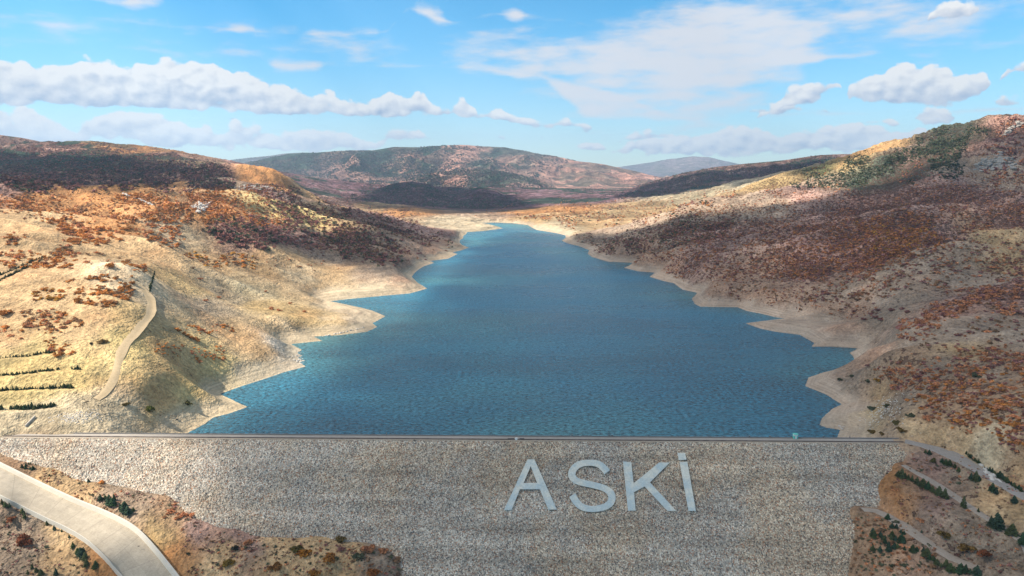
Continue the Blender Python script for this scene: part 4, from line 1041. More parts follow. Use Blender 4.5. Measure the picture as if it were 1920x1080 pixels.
# shrubs: each patch = region in which bushes are scattered by raggedly clumped density
OR = (0.44, 0.19, 0.055); RU = (0.44, 0.20, 0.10); MA = (0.27, 0.13, 0.11); DG = (0.09, 0.10, 0.06); BR = (0.27, 0.16, 0.09); GO = (0.42, 0.23, 0.05)
cand = []   # (x, y, z, radius, colour, label, group)
def scatter(poly, n, r0, r1, cols, label, group, clump=0.0, cscale=25.0, seed=0, thr=0.5):
    g = np.random.default_rng(900 + seed); P = np.array(poly, float)
    lo = P.min(0); hi = P.max(0); q = g.random((n * 6, 2)) * (hi - lo) + lo
    ext = float(min(hi - lo)); wv = min(30.0, ext * 0.22)
    qo = q.copy(); sc_ = max(14.0, wv * 1.5)
    q = q + np.stack([fbm(q[:, 0] / sc_, q[:, 1] / sc_, 3, 600 + seed), fbm(q[:, 0] / sc_ + 9, q[:, 1] / sc_, 3, 640 + seed)], 1) * wv * 1.6 + g.normal(size=q.shape) * wv * 0.22
    ins = np.zeros(len(q), bool); k = len(P)
    for i in range(k):
        a = P[i]; b = P[(i + 1) % k]
        c = (a[1] > q[:, 1]) != (b[1] > q[:, 1]); xi = a[0] + (q[:, 1] - a[1]) * (b[0] - a[0]) / ((b[1] - a[1]) or 1e-9)
        ins ^= c & (q[:, 0] < xi)
    q = qo[ins]
    if not len(q): return
    p, ok = cast(q[:, 0], q[:, 1]); p = p[ok]
    if clump > 0:
        f = vnoise(p[:, 0] / cscale + seed, p[:, 1] / cscale, 700 + seed) * 0.65 + vnoise(p[:, 0] / cscale * 2.7, p[:, 1] / cscale * 2.7, 800 + seed) * 0.35
        gp = ridged(p[:, 0] / 150 + p[:, 1] / 400 + 3.1, p[:, 1] / 62 + 0.35 * fbm(p[:, 0] / 120, p[:, 1] / 120, 2, 5), 4, 11) - 0.62
        if p[:, 1].mean() > 330: f = f - np.clip(gp, -.25, .25) * 1.2
        keep = g.random(len(p)) < (1 - clump) + clump * sstep(thr - .06, thr + .06, f); p = p[keep]
    if group in ('woods foothill', 'woods right ridge', 'woods mountain', 'woods lower mountain'):
        p = p[np.hypot(p[:, 0], p[:, 1]) > (2000 if 'ridge' in group else 1950 if 'foot' in group else 3000)]
    p = p[:n]
    p = p[p[:, 2] > 4.0] if p[:, 1].mean() > 262 else p
    ww = g.dirichlet(np.ones(len(cols)) * 3)
    for a in p:
        c = cols[g.integers(len(cols))]; v = g.uniform(0.75, 1.6)
        cand.append((a[0], a[1], a[2], 0.78 * g.uniform(r0, r1) * (0.7 + 0.7 * g.random() ** 3), (c[0] * v, c[1] * v, c[2] * v), label, group))
def spot(px, py, r, col, label, group=None):
    p, ok = cast([px], [py])
    if ok[0]: cand.append((*p[0], r, col, label, group, True))

# left bank
Lb = 'orange oak shrub on the sunlit left hillside'; 
scatter([(120,525),(250,515),(250,560),(200,580),(165,575),(120,560)], 230, 1.0, 1.8, [OR, OR, BR], 'orange brown oak shrub in the thicket left of the bare pad', 'shrubs in the thicket left of the pad', .9, 14, 1, .42)
scatter([(65,545),(125,540),(120,565),(60,560)], 34, 1.1, 2.0, [OR, GO], 'golden shrub in the strip at the left end of the thicket', 'shrubs of the golden strip', .3, 14, 2)
scatter([(40,575),(105,575),(130,620),(90,640),(45,610)], 110, 1.0, 1.7, [OR, RU, BR], 'rusty shrub in the gully above the terraces', 'shrubs in the gully above the terraces', .7, 12, 3, .42)
scatter([(75,640),(125,645),(140,665),(110,670)], 34, .9, 1.6, [OR, RU], 'rusty shrub just above the right end of the terraces', 'shrubs above the terrace ends', .3, 12, 4)
scatter([(130,595),(150,598),(165,620),(140,610)], 16, 1.0, 1.7, [OR, BR], 'orange shrub in the short slanting line left of the dirt track', 'shrubs left of the dirt track')
scatter([(-110,600),(30,615),(45,645),(-110,635)], 26, 1.0, 1.8, [RU, OR], 'rusty shrub at the left edge above the terraces', 'shrubs at the left edge')
spot(10, 590, 3.0, OR, 'large round orange shrub alone at the left edge'); 
spot(192, 643, 2.4, (0.19, 0.12, 0.05), 'large round olive brown shrub standing alone left of the dirt track')
spot(171, 645, 0.9, (0.05, 0.04, 0.03), 'tiny dark shrub left of the large olive brown one')
spot(281, 770, 2.3, (0.075, 0.085, 0.02), 'round olive green shrub on the bare spur above the left end of the crest')
spot(354, 758, 1.6, (0.10, 0.09, 0.03), 'small brown shrub right of the olive green one on the spur')
spot(237, 760, 1.6, (0.10, 0.08, 0.03), 'low brown shrub left of the round olive green one')
spot(332, 787, .5, (0.05, 0.04, 0.03), 'tiny dark shrub low on the bare spur')
for k, (px, py) in enumerate([(330,618),(336,622),(344,627),(352,630),(358,634),(366,637),(372,640)]): cand.append((*cast([px], [py])[0][0], 1.5, OR, 'orange shrub in the diagonal line on the slope right of the dirt track', 'shrubs in the diagonal line', True))
scatter([(340,605),(445,612),(440,626),(380,628)], 40, .9, 1.6, [OR, RU], 'orange shrub on the slope above the yellow meadow', 'shrubs above the yellow meadow', .6, 12, 5)
scatter([(280,640),(345,650),(335,672),(285,662)], 28, .8, 1.4, [OR, BR], 'brown orange shrub on the slope just right of the track', 'shrubs right of the track', .6, 12, 6)
scatter([(360,655),(430,650),(420,680),(370,678)], 36, .9, 1.5, [OR, RU], 'rusty shrub on the lower yellow meadow', 'shrubs on the lower meadow', .6, 12, 7)
scatter([(345,470),(400,475),(490,480),(470,505),(420,500),(350,505)], 110, 1.4, 2.4, [OR, GO, BR], 'orange shrub in the open scatter below the dark spur', 'shrubs below the dark spur', .7, 22, 8, .45)
scatter([(500,480),(640,500),(600,510),(480,500)], 18, 1.4, 2.2, [BR, RU], 'small brown shrub dotted over the bare straw slope', 'shrubs dotting the straw slope')
for px, py in [(376,524),(498,547),(510,580),(524,583),(544,570),(570,585),(385,565),(410,558)]: spot(px, py, 1.8, RU, 'small rust shrub dotted on the bare spur above the bays', 'shrubs on the bare spur')
scatter([(-110,475),(60,470),(140,490),(130,505),(60,500),(-110,495)], 150, 1.4, 2.4, [OR, OR, RU], 'orange shrub in the band above the two evergreen rows', 'shrubs above the evergreen rows', .5, 20, 9, .4)
scatter([(-110,425),(60,440),(20,462),(-110,455)], 60, 1.6, 2.6, [OR, RU], 'orange shrub on the left edge slope', 'shrubs on the left edge slope', .3, 20, 10)
scatter([(90,460),(180,475),(290,500),(270,512),(200,500),(90,480)], 140, 1.3, 2.2, [OR, RU, BR], 'orange shrub in the band above the thicket', 'shrubs above the thicket', .8, 20, 11, .5)
scatter([(260,400),(330,410),(350,440),(335,470),(300,470),(280,440)], 130, 1.6, 2.8, [RU, OR], 'rusty shrub in the gully of the left hillside', 'shrubs in the left gully', .8, 26, 12, .45)
scatter([(100,425),(170,410),(260,400),(260,440),(180,460),(120,455)], 260, 1.6, 2.8, [OR, OR, RU], 'orange shrub on the middle of the left hillside', 'shrubs mid left hillside', .85, 30, 13, .48)
scatter([(-110,370),(250,360),(420,345),(470,400),(300,420),(120,415),(-110,400)], 2600, 1.0, 2.0, [OR, OR, RU, BR], 'orange shrub high on the left hillside', 'shrubs high on the left hillside', .9, 45, 14, .44)
scatter([(300,345),(470,345),(560,400),(520,430),(400,400)], 1300, 1.0, 2.0, [OR, RU], 'orange shrub on the upper left slope', 'shrubs on the upper left slope', .8, 45, 15, .46)
scatter([(370,420),(450,405),(560,415),(600,450),(520,470),(420,455)], 700, 1.9, 3.2, [MA, MA, DG], 'maroon shrub on the shaded left slope', 'shrubs on the shaded left slope', .6, 40, 16, .4)
scatter([(440,345),(560,365),(700,400),(860,440),(870,455),(800,470),(700,500),(620,480),(540,420)], 3600, 1.5, 2.8, [MA, DG, MA, BR], 'dark shrub on the left ridge', 'shrubs on the left ridge', .7, 50, 17, .42)
scatter([(-110,260),(110,272),(200,265),(300,285),(440,330),(440,345),(200,355),(-110,362)], 9000, 1.7, 3.2, [MA, DG, MA, (0.12, .08, .08)], 'dark wood on the far left ridge', 'woods', .6, 140, 18, .42)
# far end
scatter([(880,405),(1060,385),(1280,365),(1400,345),(1300,400),(1150,420),(1060,430),(1010,415)], 1500, 1.5, 2.8, [RU, MA, DG, OR], 'shrub on the sunlit far shore', 'shrubs on the far shore', .8, 60, 19, .5)
# right bank
scatter([(1075,448),(1180,425),(1330,395),(1400,390),(1330,450),(1220,478),(1110,468)], 2600, .9, 2.1, [MA, DG, MA, BR], 'dark shrub on the far right spur', 'shrubs far right spur', .5, 30, 20, .42)
scatter([(1180,480),(1260,440),(1400,370),(1560,335),(1640,350),(1780,320),(2060,300),(2060,440),(1780,400),(1720,470),(1640,510),(1540,520),(1440,525),(1330,528),(1240,505)], 10500, .7, 1.9, [MA, RU, RU, BR, MA], 'maroon shrub on the shaded right slope', 'shrubs on shaded right slope', .6, 26, 21, .40)
scatter([(1420,490),(1480,440),(1600,400),(1720,385),(1790,420),(1740,470),(1640,520),(1500,525)], 2300, .8, 1.8, [RU, RU, OR, MA], 'rust oak shrub on the right slope', 'shrubs on right slope', .6, 24, 22, .42)
scatter([(1620,430),(1750,425),(1770,445),(1650,480)], 420, .9, 1.9, [OR, GO, RU], 'orange shrub on the right slope', 'orange shrubs on right slope', .4, 25, 23, .42)
scatter([(1660,480),(1800,430),(2060,420),(2060,520),(1760,540),(1660,560),(1580,545)], 1500, .9, 1.8, [MA, RU, BR], 'maroon shrub in the open stand on the right slope', 'shrubs in the open stand', .75, 20, 25, .45)
scatter([(1230,500),(1340,520),(1500,530),(1600,540),(1660,600),(1560,600),(1440,570),(1320,550)], 500, .6, 1.4, [MA, RU, BR], 'small shrub above the right shore', 'small shrubs above the right shore', .75, 20, 41, .5)
scatter([(1470,348),(1560,320),(1660,288),(1760,253),(1840,236),(1860,250),(1780,285),(1720,312),(1640,335),(1560,352)], 3000, 1.2, 2.4, [DG, DG, (0.05, .075, .05)], 'dark evergreen wood on the high right ridge', 'woods ridge', .3, 60, 26, .40)
scatter([(1740,300),(1800,285),(1810,325),(1760,340)], 420, 1.4, 2.6, [DG, (0.05, .075, .05)], 'wood', 'woods ridge patch', .5, 50, 46, .42)
WD = [(0.15, .105, .115), (0.19, .12, .12), (0.08, .105, .075)]
scatter([(650,372),(700,352),(760,341),(840,348),(900,352),(970,372),(1040,396),(800,400),(640,392)], 4200, 2.6, 4.6, WD, 'wood', 'woods foothill', .5, 90, 42, .4)
scatter([(1110,380),(1200,347),(1290,324),(1400,306),(1540,290),(1640,286),(1500,330),(1400,345),(1280,360),(1180,378)], 4200, 2.4, 4.2, WD, 'wood', 'woods right ridge', .4, 120, 43, .4)
scatter([(430,302),(560,288),(700,284),(840,272),(980,282),(1080,302),(1000,335),(820,330),(640,345),(520,340)], 7500, 4.5, 8.0, [(0.05, .075, .055), (0.05, .075, .055), (0.11, .085, .08)], 'wood', 'woods mountain', .95, 420, 44, .5)
scatter([(480,335),(620,340),(780,318),(900,312),(1060,350),(1140,368),(1000,388),(900,350),(700,348),(600,380)], 4200, 3.6, 6.0, [(0.05, .075, .055), (0.14, .09, .08)], 'wood', 'woods lower mountain', .9, 300, 45, .5)
scatter([(1840,250),(1900,220),(2060,230),(2060,330),(1850,350)], 500, 2.4, 4.0, [MA, RU], 'maroon shrub at the peak', 'shrubs at the peak', .6, 60, 27, .4)
scatter([(1500,560),(1560,520),(1640,530),(1660,580),(1580,590)], 110, 1.2, 2.2, [MA, RU, BR], 'dark rust shrub above the right shore', 'shrubs above the right shore', .8, 22, 28, .45)
for px, py in [(1633,590),(1640,596),(1645,583),(1620,600),(1670,583),(1692,580),(1700,586),(1652,600)]: spot(px, py, 2.0, MA, 'round dark maroon shrub on the pale slope above the right shore', 'round shrubs on the pale slope')
scatter([(1680,600),(1780,560),(2060,530),(2060,555),(1840,580),(1740,620),(1690,640)], 700, 1.0, 1.9, [MA, RU, RU], 'rust maroon shrub along the crest of the near right spur', 'shrubs along the near right spur', .6, 20, 29, .36)
scatter([(1740,620),(1860,570),(2060,560),(2060,660),(1830,680),(1700,660)], 190, .8, 1.8, [MA, BR, RU], 'brown shrub on the open side of the near right spur', 'shrubs on the open spur side', .7, 18, 30, .48)
scatter([(1640,672),(1760,690),(1830,655),(1900,650),(2060,670),(1800,705),(1720,735),(1650,700)], 420, .8, 1.5, [RU, MA, RU], 'rust shrub in the belt above the right abutment', 'shrubs in the belt above the right abutment', .5, 16, 31, .36)
scatter([(1700,740),(1800,690),(2060,680),(2060,880),(1850,830),(1780,800),(1720,790)], 1000, .75, 1.5, [RU, RU, OR, MA], 'rust orange shrub in the thicket on the right abutment', 'shrubs in the thicket on the right abutment', .6, 14, 32, .34)
for px, py, r, c, l in [(1575,713,1.3,DG,'small dark green shrub on the bare point, left of its pair'),(1597,707,1.5,DG,'dark green shrub on the bare point, right of its pair'),(1627,716,1.5,DG,'dark green shrub beside the golden bush on the bare point'),(1645,714,1.5,(0.36,.19,.03),'golden yellow bush on the bare point near the right abutment'),
    (1634,768,1.9,DG,'dark green bush above the pool of pale rubble by the right shore'),(1664,762,1.4,(0.09,.09,.04),'olive bush right of the dark green one'),(1680,795,2.0,(0.12,.10,.04),'olive brown bush above the right end of the crest'),(1635,812,1.7,(0.15,.10,.03),'ochre bush just behind the right end of the crest'),(1655,815,1.3,(0.15,.10,.03),'small ochre bush behind the right end of the crest'),(1690,808,1.5,(0.16,.10,.03),'ochre bush where the road leaves the crest'),(1707,782,1.4,DG,'dark green bush at the left edge of the abutment thicket'),(1830,706,1.6,DG,'dark green bush in the middle of the right hillside thicket'),(1628,686,1.4,MA,'dark maroon bush above the bare point')]: spot(px, py, r, c, l)
# below the dam
scatter([(20,850),(110,872),(180,905),(300,925),(335,935),(330,970),(260,960),(180,940),(90,900)], 220, .25, .7, [RU, BR, DG, MA], 'low brown shrub between the dam face and the spillway', 'low shrubs between dam and spillway', .3, 8, 33)
scatter([(165,893),(215,905),(210,912),(170,905)], 22, .7, 1.2, [RU, OR], 'rusty shrub at the edge of the rock face above the spillway', 'rusty shrubs at the rock edge')
scatter([(305,955),(360,970),(355,980),(310,968)], 26, .7, 1.2, [RU, RU], 'rust brown shrub in the belt at the foot of the rock face', 'rust shrubs at the face foot')
scatter([(340,970),(520,1010),(640,1005),(740,1040),(750,1080),(340,1080)], 420, .25, .75, [MA, BR, DG, RU], 'low dark shrub on the rough ground at the dam foot', 'low shrubs at the dam foot', .3, 8, 34)
for px, py, r, c, l in [(555,1034,2.0,(0.13,.10,.03),'olive bush at the dam foot, left of the bright orange one'),(572,1038,2.0,(.36,.15,.025),'bright orange bush in the middle of the dam foot'),(602,1001,1.5,RU,'rust bush against the rock face at the dam foot'),(637,1015,1.9,(.16,.11,.04),'brown olive bush near the tip of the dam foot ground'),(618,1052,2.2,(.32,.14,.035),'large orange bush in front of the olive one'),
    (690,1032,1.9,RU,'rust red bush near the right tip of the dam foot'),(719,1034,1.7,RU,'rightmost rust red bush at the dam foot'),(673,1045,1.6,DG,'dark green bush between the rust red ones'),(745,1052,1.4,BR,'brown bush at the very tip of the dam foot ground'),(428,1058,2.0,(.20,.13,.03),'ochre bush left of centre on the dam foot ground'),(516,1068,1.9,(.24,.11,.035),'rusty ochre bush near the bottom edge'),
    (465,1018,1.5,RU,'small rust bush below the edge of the rock face'),(440,1030,1.2,(.04,.045,.035),'small dark shrub on the dam foot ground'),(588,1078,1.8,(.28,.13,.03),'orange bush cut by the bottom edge'),(700,1078,2.2,(.26,.10,.03),'rust orange bush cut by the bottom edge right'),(640,1032,1.2,MA,'small maroon bush on the dam foot ground'),
    (48,1018,2.4,(.17,.06,.03),'round rust red bush in the lower left corner'),(22,975,1.6,(.20,.08,.04),'rusty shrub in the far lower left')]: spot(px, py, r, c, l)
scatter([(-110,940),(60,985),(140,1050),(190,1080),(-110,1080)], 260, .25, .7, [DG, BR, MA], 'low dark shrub on the rough slope left of the spillway', 'low shrubs left of the spillway', .2, 8, 35)
scatter([(1600,960),(1650,970),(1720,1020),(1760,1060),(1760,1080),(1600,1080)], 260, .35, .95, [DG, BR, RU], 'low shrub below the lowest berm track', 'low shrubs below the lowest track', .4, 8, 36)
scatter([(1645,895),(1680,885),(1720,915),(1800,965),(2060,1035),(2060,1080),(1860,1065),(1760,1020),(1680,965),(1650,940)], 330, .25, .7, [RU, MA, BR], 'low rusty shrub on the red bank between the tracks', 'low shrubs on the bank between the tracks', .4, 8, 37)
scatter([(1700,842),(1740,852),(2060,945),(2060,985),(1800,925),(1710,878)], 260, .25, .7, [MA, BR, RU, DG], 'low maroon shrub on the bank below the gravel road', 'low shrubs below the gravel road', .4, 8, 38)
scatter([(1640,885),(1670,880),(1665,895),(1645,897)], 18, .6, 1.1, [MA, DG], 'dark shrub at the corner of the rock face', 'dark shrubs at the rock corner')
for px, py, r, c, l in [(1770,1005,1.8,(.15,.10,.03),'ochre brown bush above the lowest track'),(1815,1030,2.2,(.17,.10,.03),'wide ochre bush beside the lowest track'),(1842,1038,2.0,(.20,.07,.03),'rust red bush right of the wide ochre one'),(1725,977,1.3,RU,'rust bush on the bank above the lowest track'),(1750,866,1.2,(.10,.09,.03),'olive shrub below the road bend')]: spot(px, py, r, c, l)

# which show largest -> individuals (300), the rest as ground-cover masses
def pxsize(c):
    if abs(c[0] / (c[1] * math.cos(PITCH) - (c[2] - CAMZ) * math.sin(PITCH))) > 0.745: return 0
    if 540 - 1280 * (c[1] * math.sin(PITCH) + (c[2] - CAMZ) * math.cos(PITCH)) / (c[1] * math.cos(PITCH) - (c[2] - CAMZ) * math.sin(PITCH)) > 1078: return 0
    return c[3] * 1280 / math.hypot(c[0], c[1]) * (1.0)
named = [c for c in cand if len(c) == 8]; loose = [c for c in cand if len(c) == 7]
loose.sort(key=lambda c: pxsize(c) if not c[6].startswith('woods') else 0, reverse=True)
nind = max(0, 298 - len(named))
indiv = named + loose[:nind]; rest = loose[nind:]
def pxy(c):
    return c[0] / c[1], (c[2] - CAMZ) / c[1]
bygrp = {}
for c in indiv: bygrp.setdefault(c[5], []).append(c)
lab2 = {}
for L0, lst in bygrp.items():
    if len(lst) < 3: continue
    used = set()
    for word, key in (('leftmost', lambda c: pxy(c)[0]), ('rightmost', lambda c: -pxy(c)[0]), ('highest', lambda c: -pxy(c)[1]), ('lowest', lambda c: pxy(c)[1]), ('biggest', lambda c: -pxsize(c))):
        rem = [c for c in lst if id(c) not in used]
        if len(rem) < 2: break
        k = min(rem, key=key); used.add(id(k)); lab2[id(k)] = 'the ' + word + ' ' + L0
for L0, lst in bygrp.items():
    rem = [c for c in lst if id(c) not in lab2]
    if len(rem) < 4: continue
    rr_ = sorted(c[3] for c in rem); bb_ = sorted(sum(c[4]) for c in rem); n3 = len(rem) // 3
    for c in rem:
        w1 = 'small ' if c[3] < rr_[n3] else ('large ' if c[3] > rr_[-n3] else ''); w2 = 'dark ' if sum(c[4]) < bb_[n3] else ('bright ' if sum(c[4]) > bb_[-n3] else '')
        w1 = '' if w1.strip() in L0.split() or 'small' in L0.split() else w1; w2 = '' if w2.strip() in L0.split() or 'dark' in L0.split() else w2
        lab2[id(c)] = w1 + w2 + L0
for c in indiv:
    x, y, z, r = c[:4]; e = empty('shrub', (x, y, z - 0.08 * r)); e.rotation_euler = (0, 0, random.random() * 6.28)
    hgt = random.uniform(0.75, 1.0); e.scale = (r * random.uniform(.9, 1.15), r * random.uniform(.9, 1.15), r * hgt)
    tag(e, lab2.get(id(c), c[5]), 'shrub', c[6])
    o = link('crown', random.choice(shrub_meshes), None, e); o.color = (*c[4], 1)
    link('stems', random.choice(stems), None, e)
# masses
def mass(name, items, label, nq):
    protos = [quads_cloud(nq, 1.0, 0.30 if nq < 30 else 0.22, 300 + k) for k in range(8)]
    Vs, cols = [], []
    for i, c in enumerate(items):
        V, _ = protos[i % 8]; a = (i * 2.399) % 6.28; ca, sa = math.cos(a), math.sin(a); r = c[3]
        v = V * (r, r, r * 0.85); v = np.stack([v[:, 0] * ca - v[:, 1] * sa + c[0], v[:, 0] * sa + v[:, 1] * ca + c[1], v[:, 2] + c[2] - 0.05 * r], 1)
        Vs.append(v); cols.append(np.tile(np.array(c[4]), (len(v), 1)))
    V = np.concatenate(Vs); me = mesh_from(name, V, np.arange(len(V)).reshape(-1, 4), False)
    add_col(me, 'tone', np.concatenate(cols)); o = link(name, me, leafA); tag(o, label, 'scrub', None, 'stuff')
nearr = [c for c in rest if math.hypot(c[0], c[1]) < 650]; farr = [c for c in rest if math.hypot(c[0], c[1]) >= 650]
mass('scrub', nearr, 'low autumn scrub covering the near slopes', 60)
mass('woodland', farr, 'rust and dark woodland scattered over the far slopes', 22)

# ------------------------------------------------------------------ rocks
def rock_verts(seed, sub=2):
    import bmesh
    bm = bmesh.new(); bmesh.ops.create_icosphere(bm, subdivisions=sub, radius=1)
    V = np.array([v.co[:] for v in bm.verts]); Fc = np.array([[v.index for v in f.verts] for f in bm.faces]); bm.free()
    g = np.random.default_rng(seed)
    for _ in range(9):
        n = g.normal(size=3); n /= np.linalg.norm(n); d = V @ n; lim = g.uniform(.45, .8); V = V - np.outer(np.maximum(d - lim, 0), n)
    return V * (1, g.uniform(.7, 1.1), g.uniform(.55, .8)), Fc
rocks_p = [rock_verts(500 + k, 2) for k in range(5)]
def rock_mat(name, c0, c1):
    m, t, b = new_mat(name, 0.95, 0.15); P = t.obj()
    c = t.mix(t.noise(P, 0.8, 4, 0.7), (*c0, 1), (*c1, 1)); t.l.new(c, b.inputs['Base Color'])
    t.l.new(t.bump(t.noise(P, 2.5, 4, 0.7), 0.7, 0.25), b.inputs['Normal']); return m
rk_pale = rock_mat('pale_limestone', (0.42, 0.38, 0.33), (0.66, 0.62, 0.56)); rk_dark = rock_mat('dark_rock', (0.06, 0.055, 0.05), (0.14, 0.12, 0.10)); rk_gry = rock_mat('grey_rock', (0.22, 0.20, 0.18), (0.38, 0.35, 0.31))
def rock_cluster(name, poly_or_pts, n, r0, r1, mat, seed):
    g = np.random.default_rng(seed); P = np.array(poly_or_pts, float); Vs = []; Fs = []; off = 0
    for k in range(n):
        w = g.dirichlet(np.ones(len(P)) * 0.7); px, py = w @ P; p, ok = cast([px], [py])
        if not ok[0]: continue
        V, Fc = rocks_p[k % 5]; a = g.random() * 6.28; ca, sa = math.cos(a), math.sin(a); r = g.uniform(r0, r1)
        V = V * r; V = np.stack([V[:, 0] * ca - V[:, 1] * sa, V[:, 0] * sa + V[:, 1] * ca, V[:, 2]], 1) + p[0]
        Vs.append(V); Fs.append(Fc + off); off += len(V)
    V = np.concatenate(Vs); c = V.mean(0); return link(name, mesh_from(name, V - c, np.concatenate(Fs), False), mat, None, Vector(c))
tag(rock_cluster('limestone_outcrop', [(355,388),(372,376),(398,378),(385,398),(370,398)], 90, 1.2, 3.2, rk_pale, 1), 'white limestone outcrop high on the orange left hillside', 'outcrop', None, 'structure')
tag(rock_cluster('limestone_outcrop', [(230,362),(262,374),(290,385)], 50, .8, 2.2, rk_pale, 2), 'long slanting pale outcrop left of the white limestone patch', 'outcrop', None, 'structure')
tag(rock_cluster('limestone_outcrop', [(425,352),(470,345),(520,352),(490,360)], 60, 1.0, 2.6, rk_pale, 3), 'broken pale outcrop below the orange knoll', 'outcrop', None, 'structure')
tag(rock_cluster('rock_outcrop', [(1800,325),(1830,295),(1880,280),(1915,300),(1905,325),(1850,315)], 130, 1.6, 5, rk_gry, 4), 'grey rock outcrop near the top of the right mountain', 'outcrop', None, 'structure')
tag(rock_cluster('rock_outcrop', [(1880,255),(1905,228),(1919,232)], 30, 2, 5, rk_gry, 5), 'grey rocks at the right mountain peak', 'outcrop', None, 'structure')
tag(rock_cluster('shore_rock', [(1574,799),(1582,799),(1580,805)], 7, .5, .9, rk_pale, 6), 'pale pink boulders at the waterline near the right end of the dam', 'rocks')
tag(rock_cluster('rock_outcrop', [(1835,870),(1862,885),(1878,905),(1858,900)], 40, .4, 1.1, rk_pale, 7), 'pale rocky cut above the gravel road', 'outcrop', None, 'structure')
tag(rock_cluster('shore_rock', [(556,648),(572,668),(566,680),(575,688),(540,680)], 46, .35, 1.1, rk_pale, 8), 'white rocks on the point of the left shore', 'rocks')
tag(rock_cluster('shore_rock', [(592,634),(640,624),(690,612)], 30, .4, 1.0, rk_pale, 9), 'white rocks along the shore of the second left spur', 'rocks')
o = rock_cluster('rubble', [(60,795),(80,775),(140,768),(190,762),(215,780),(200,795),(120,800)], 420, .12, .35, rk_pale, 10); tag(o, 'pale rubble mound behind the left end of the crest', 'rubble', None, 'stuff')
o = rock_cluster('rubble', [(1590,790),(1640,745),(1700,720),(1680,760),(1620,812),(1700,800)], 300, .12, .45, rk_pale, 11); tag(o, 'grey rubble by the right end of the dam', 'rubble', None, 'stuff')
for i, (px, py, lab) in enumerate([(115,777,'dark boulder on the left side of the pale rubble mound'),(130,786,'dark boulder low on the pale rubble mound'),(150,781,'dark boulder in the middle of the pale rubble mound'),(168,773,'dark boulder just right of the middle of the rubble mound'),(184,760,'upper dark boulder on the rubble mound'),(192,760,'dark boulder right of the upper one on the mound'),(196,777,'dark boulder at the right end of the rubble mound'),(147,791,'lowest dark boulder on the rubble mound')]):
    p, ok = cast([px], [py]); V, Fc = rocks_p[i % 5]
    tag(link('boulder', mesh_from('boulder', V * 0.42, Fc, False), rk_dark, None, Vector(p[0])), lab, 'boulder', 'boulders on the rubble mound')

# ------------------------------------------------------------------ small things on the crest
def box(V, Fc, c, sx, sy, sz):
    o = len(V); 
    for dz in (0, sz):
        for dx, dy in ((-1, -1), (1, -1), (1, 1), (-1, 1)): V.append((c[0] + dx * sx / 2, c[1] + dy * sy / 2, c[2] + dz))
    Fc += [(o, o + 3, o + 2, o + 1), (o + 4, o + 5, o + 6, o + 7)] + [(o + i, o + (i + 1) % 4, o + 4 + (i + 1) % 4, o + 4 + i) for i in range(4)]
def solid(name, boxes, mat, parent=None, loc=None):
    V = []; Fc = []
    for c, sx, sy, sz in boxes: box(V, Fc, c, sx, sy, sz)
    return link(name, mesh_from(name, V, Fc, False), mat, parent, loc)
def flat_mat(name, c, r=0.6):
    m, t, b = new_mat(name, r, 0.3); P = t.obj(); t.l.new(t.scale((*c, 1), t.rng(t.noise(P, 3, 3), .3, .7, .88, 1.1, False)), b.inputs['Base Color']); return m
teal = flat_mat('turquoise_paint', (0.12, 0.50, 0.42)); white = flat_mat('white_paint', (0.75, 0.77, 0.74)); darkm = flat_mat('dark_paint', (0.04, 0.04, 0.045)); conc = flat_mat('cast_concrete', (0.40, 0.37, 0.33), 0.9)
p = atz(1491, 822.0, CREST); 
kb = empty('booth', p); tag(kb, 'small turquoise and white booth on the water side of the crest', 'booth')
solid('wall', [((0, 0, 0), 1.5, 1.3, 1.15)], teal, kb); solid('upper_panel', [((0, 0, 1.15), 1.44, 1.24, .55)], white, kb); solid('roof', [((0, 0, 1.7), 1.8, 1.6, .14)], teal, kb); solid('door', [((0, -.67, 0.02), .6, .05, 1.1)], white, kb)
for px, lab in ((105,'marker post on the crest edge above the rubble'),(725,'marker post on the crest edge left of the dam centre'),(1072,'marker post on the crest edge above the letter A and S gap'),(1146,'marker post on the crest edge above the letter S'),(1400,'marker post on the crest edge left of the turquoise booth'),(1438,'marker post close to the left of the turquoise booth'),(1536,'marker post close to the right of the turquoise booth'),(1585,'marker post on the crest edge near the shore rocks')):
    q = cuL + (cuR - cuL) * ((atz(px, 815, CREST).x - cuL.x) / (cuR.x - cuL.x)); e = empty('marker_post', (q.x, q.y + 0.35 - 0.5, CREST)); tag(e, 'short dark ' + lab, 'post', 'marker posts on the crest')
    solid('post', [((0, 0, 0), .22, .22, .75)], darkm, e); solid('cap', [((0, 0, .75), .3, .3, .08)], conc, e)
for px, py, r, lab in ((777,826,.55,'dark boulder on the downstream edge of the crest, left of centre'),(822,823.5,.5,'smaller dark boulder on the crest edge right of the first'),(890,824,.3,'tiny dark stone on the crest edge above bare rock face')):
    q = atz(px, py, CREST); V, Fc = rocks_p[int(px) % 5]
    tag(link('boulder', mesh_from('boulder', V * r, Fc, False), rk_dark, None, q), lab, 'boulder')
q = atz(968, 824.5, CREST); bb = empty('barrier', q); tag(bb, 'low dark barrier with a white block in its middle on the crest edge', 'barrier')
solid('rail', [((-2.0, 0, .15), 2.4, .25, .4), ((-3.0, 0, 0), .2, .2, .15), ((-1.0, 0, 0), .2, .2, .15)], darkm, bb); solid('rail', [((2.1, 0, .15), 1.8, .25, .4), ((1.5, 0, 0), .2, .2, .15), ((2.8, 0, 0), .2, .2, .15)], darkm, bb); solid('block', [((0, 0, 0), .9, .5, .75)], white, bb)
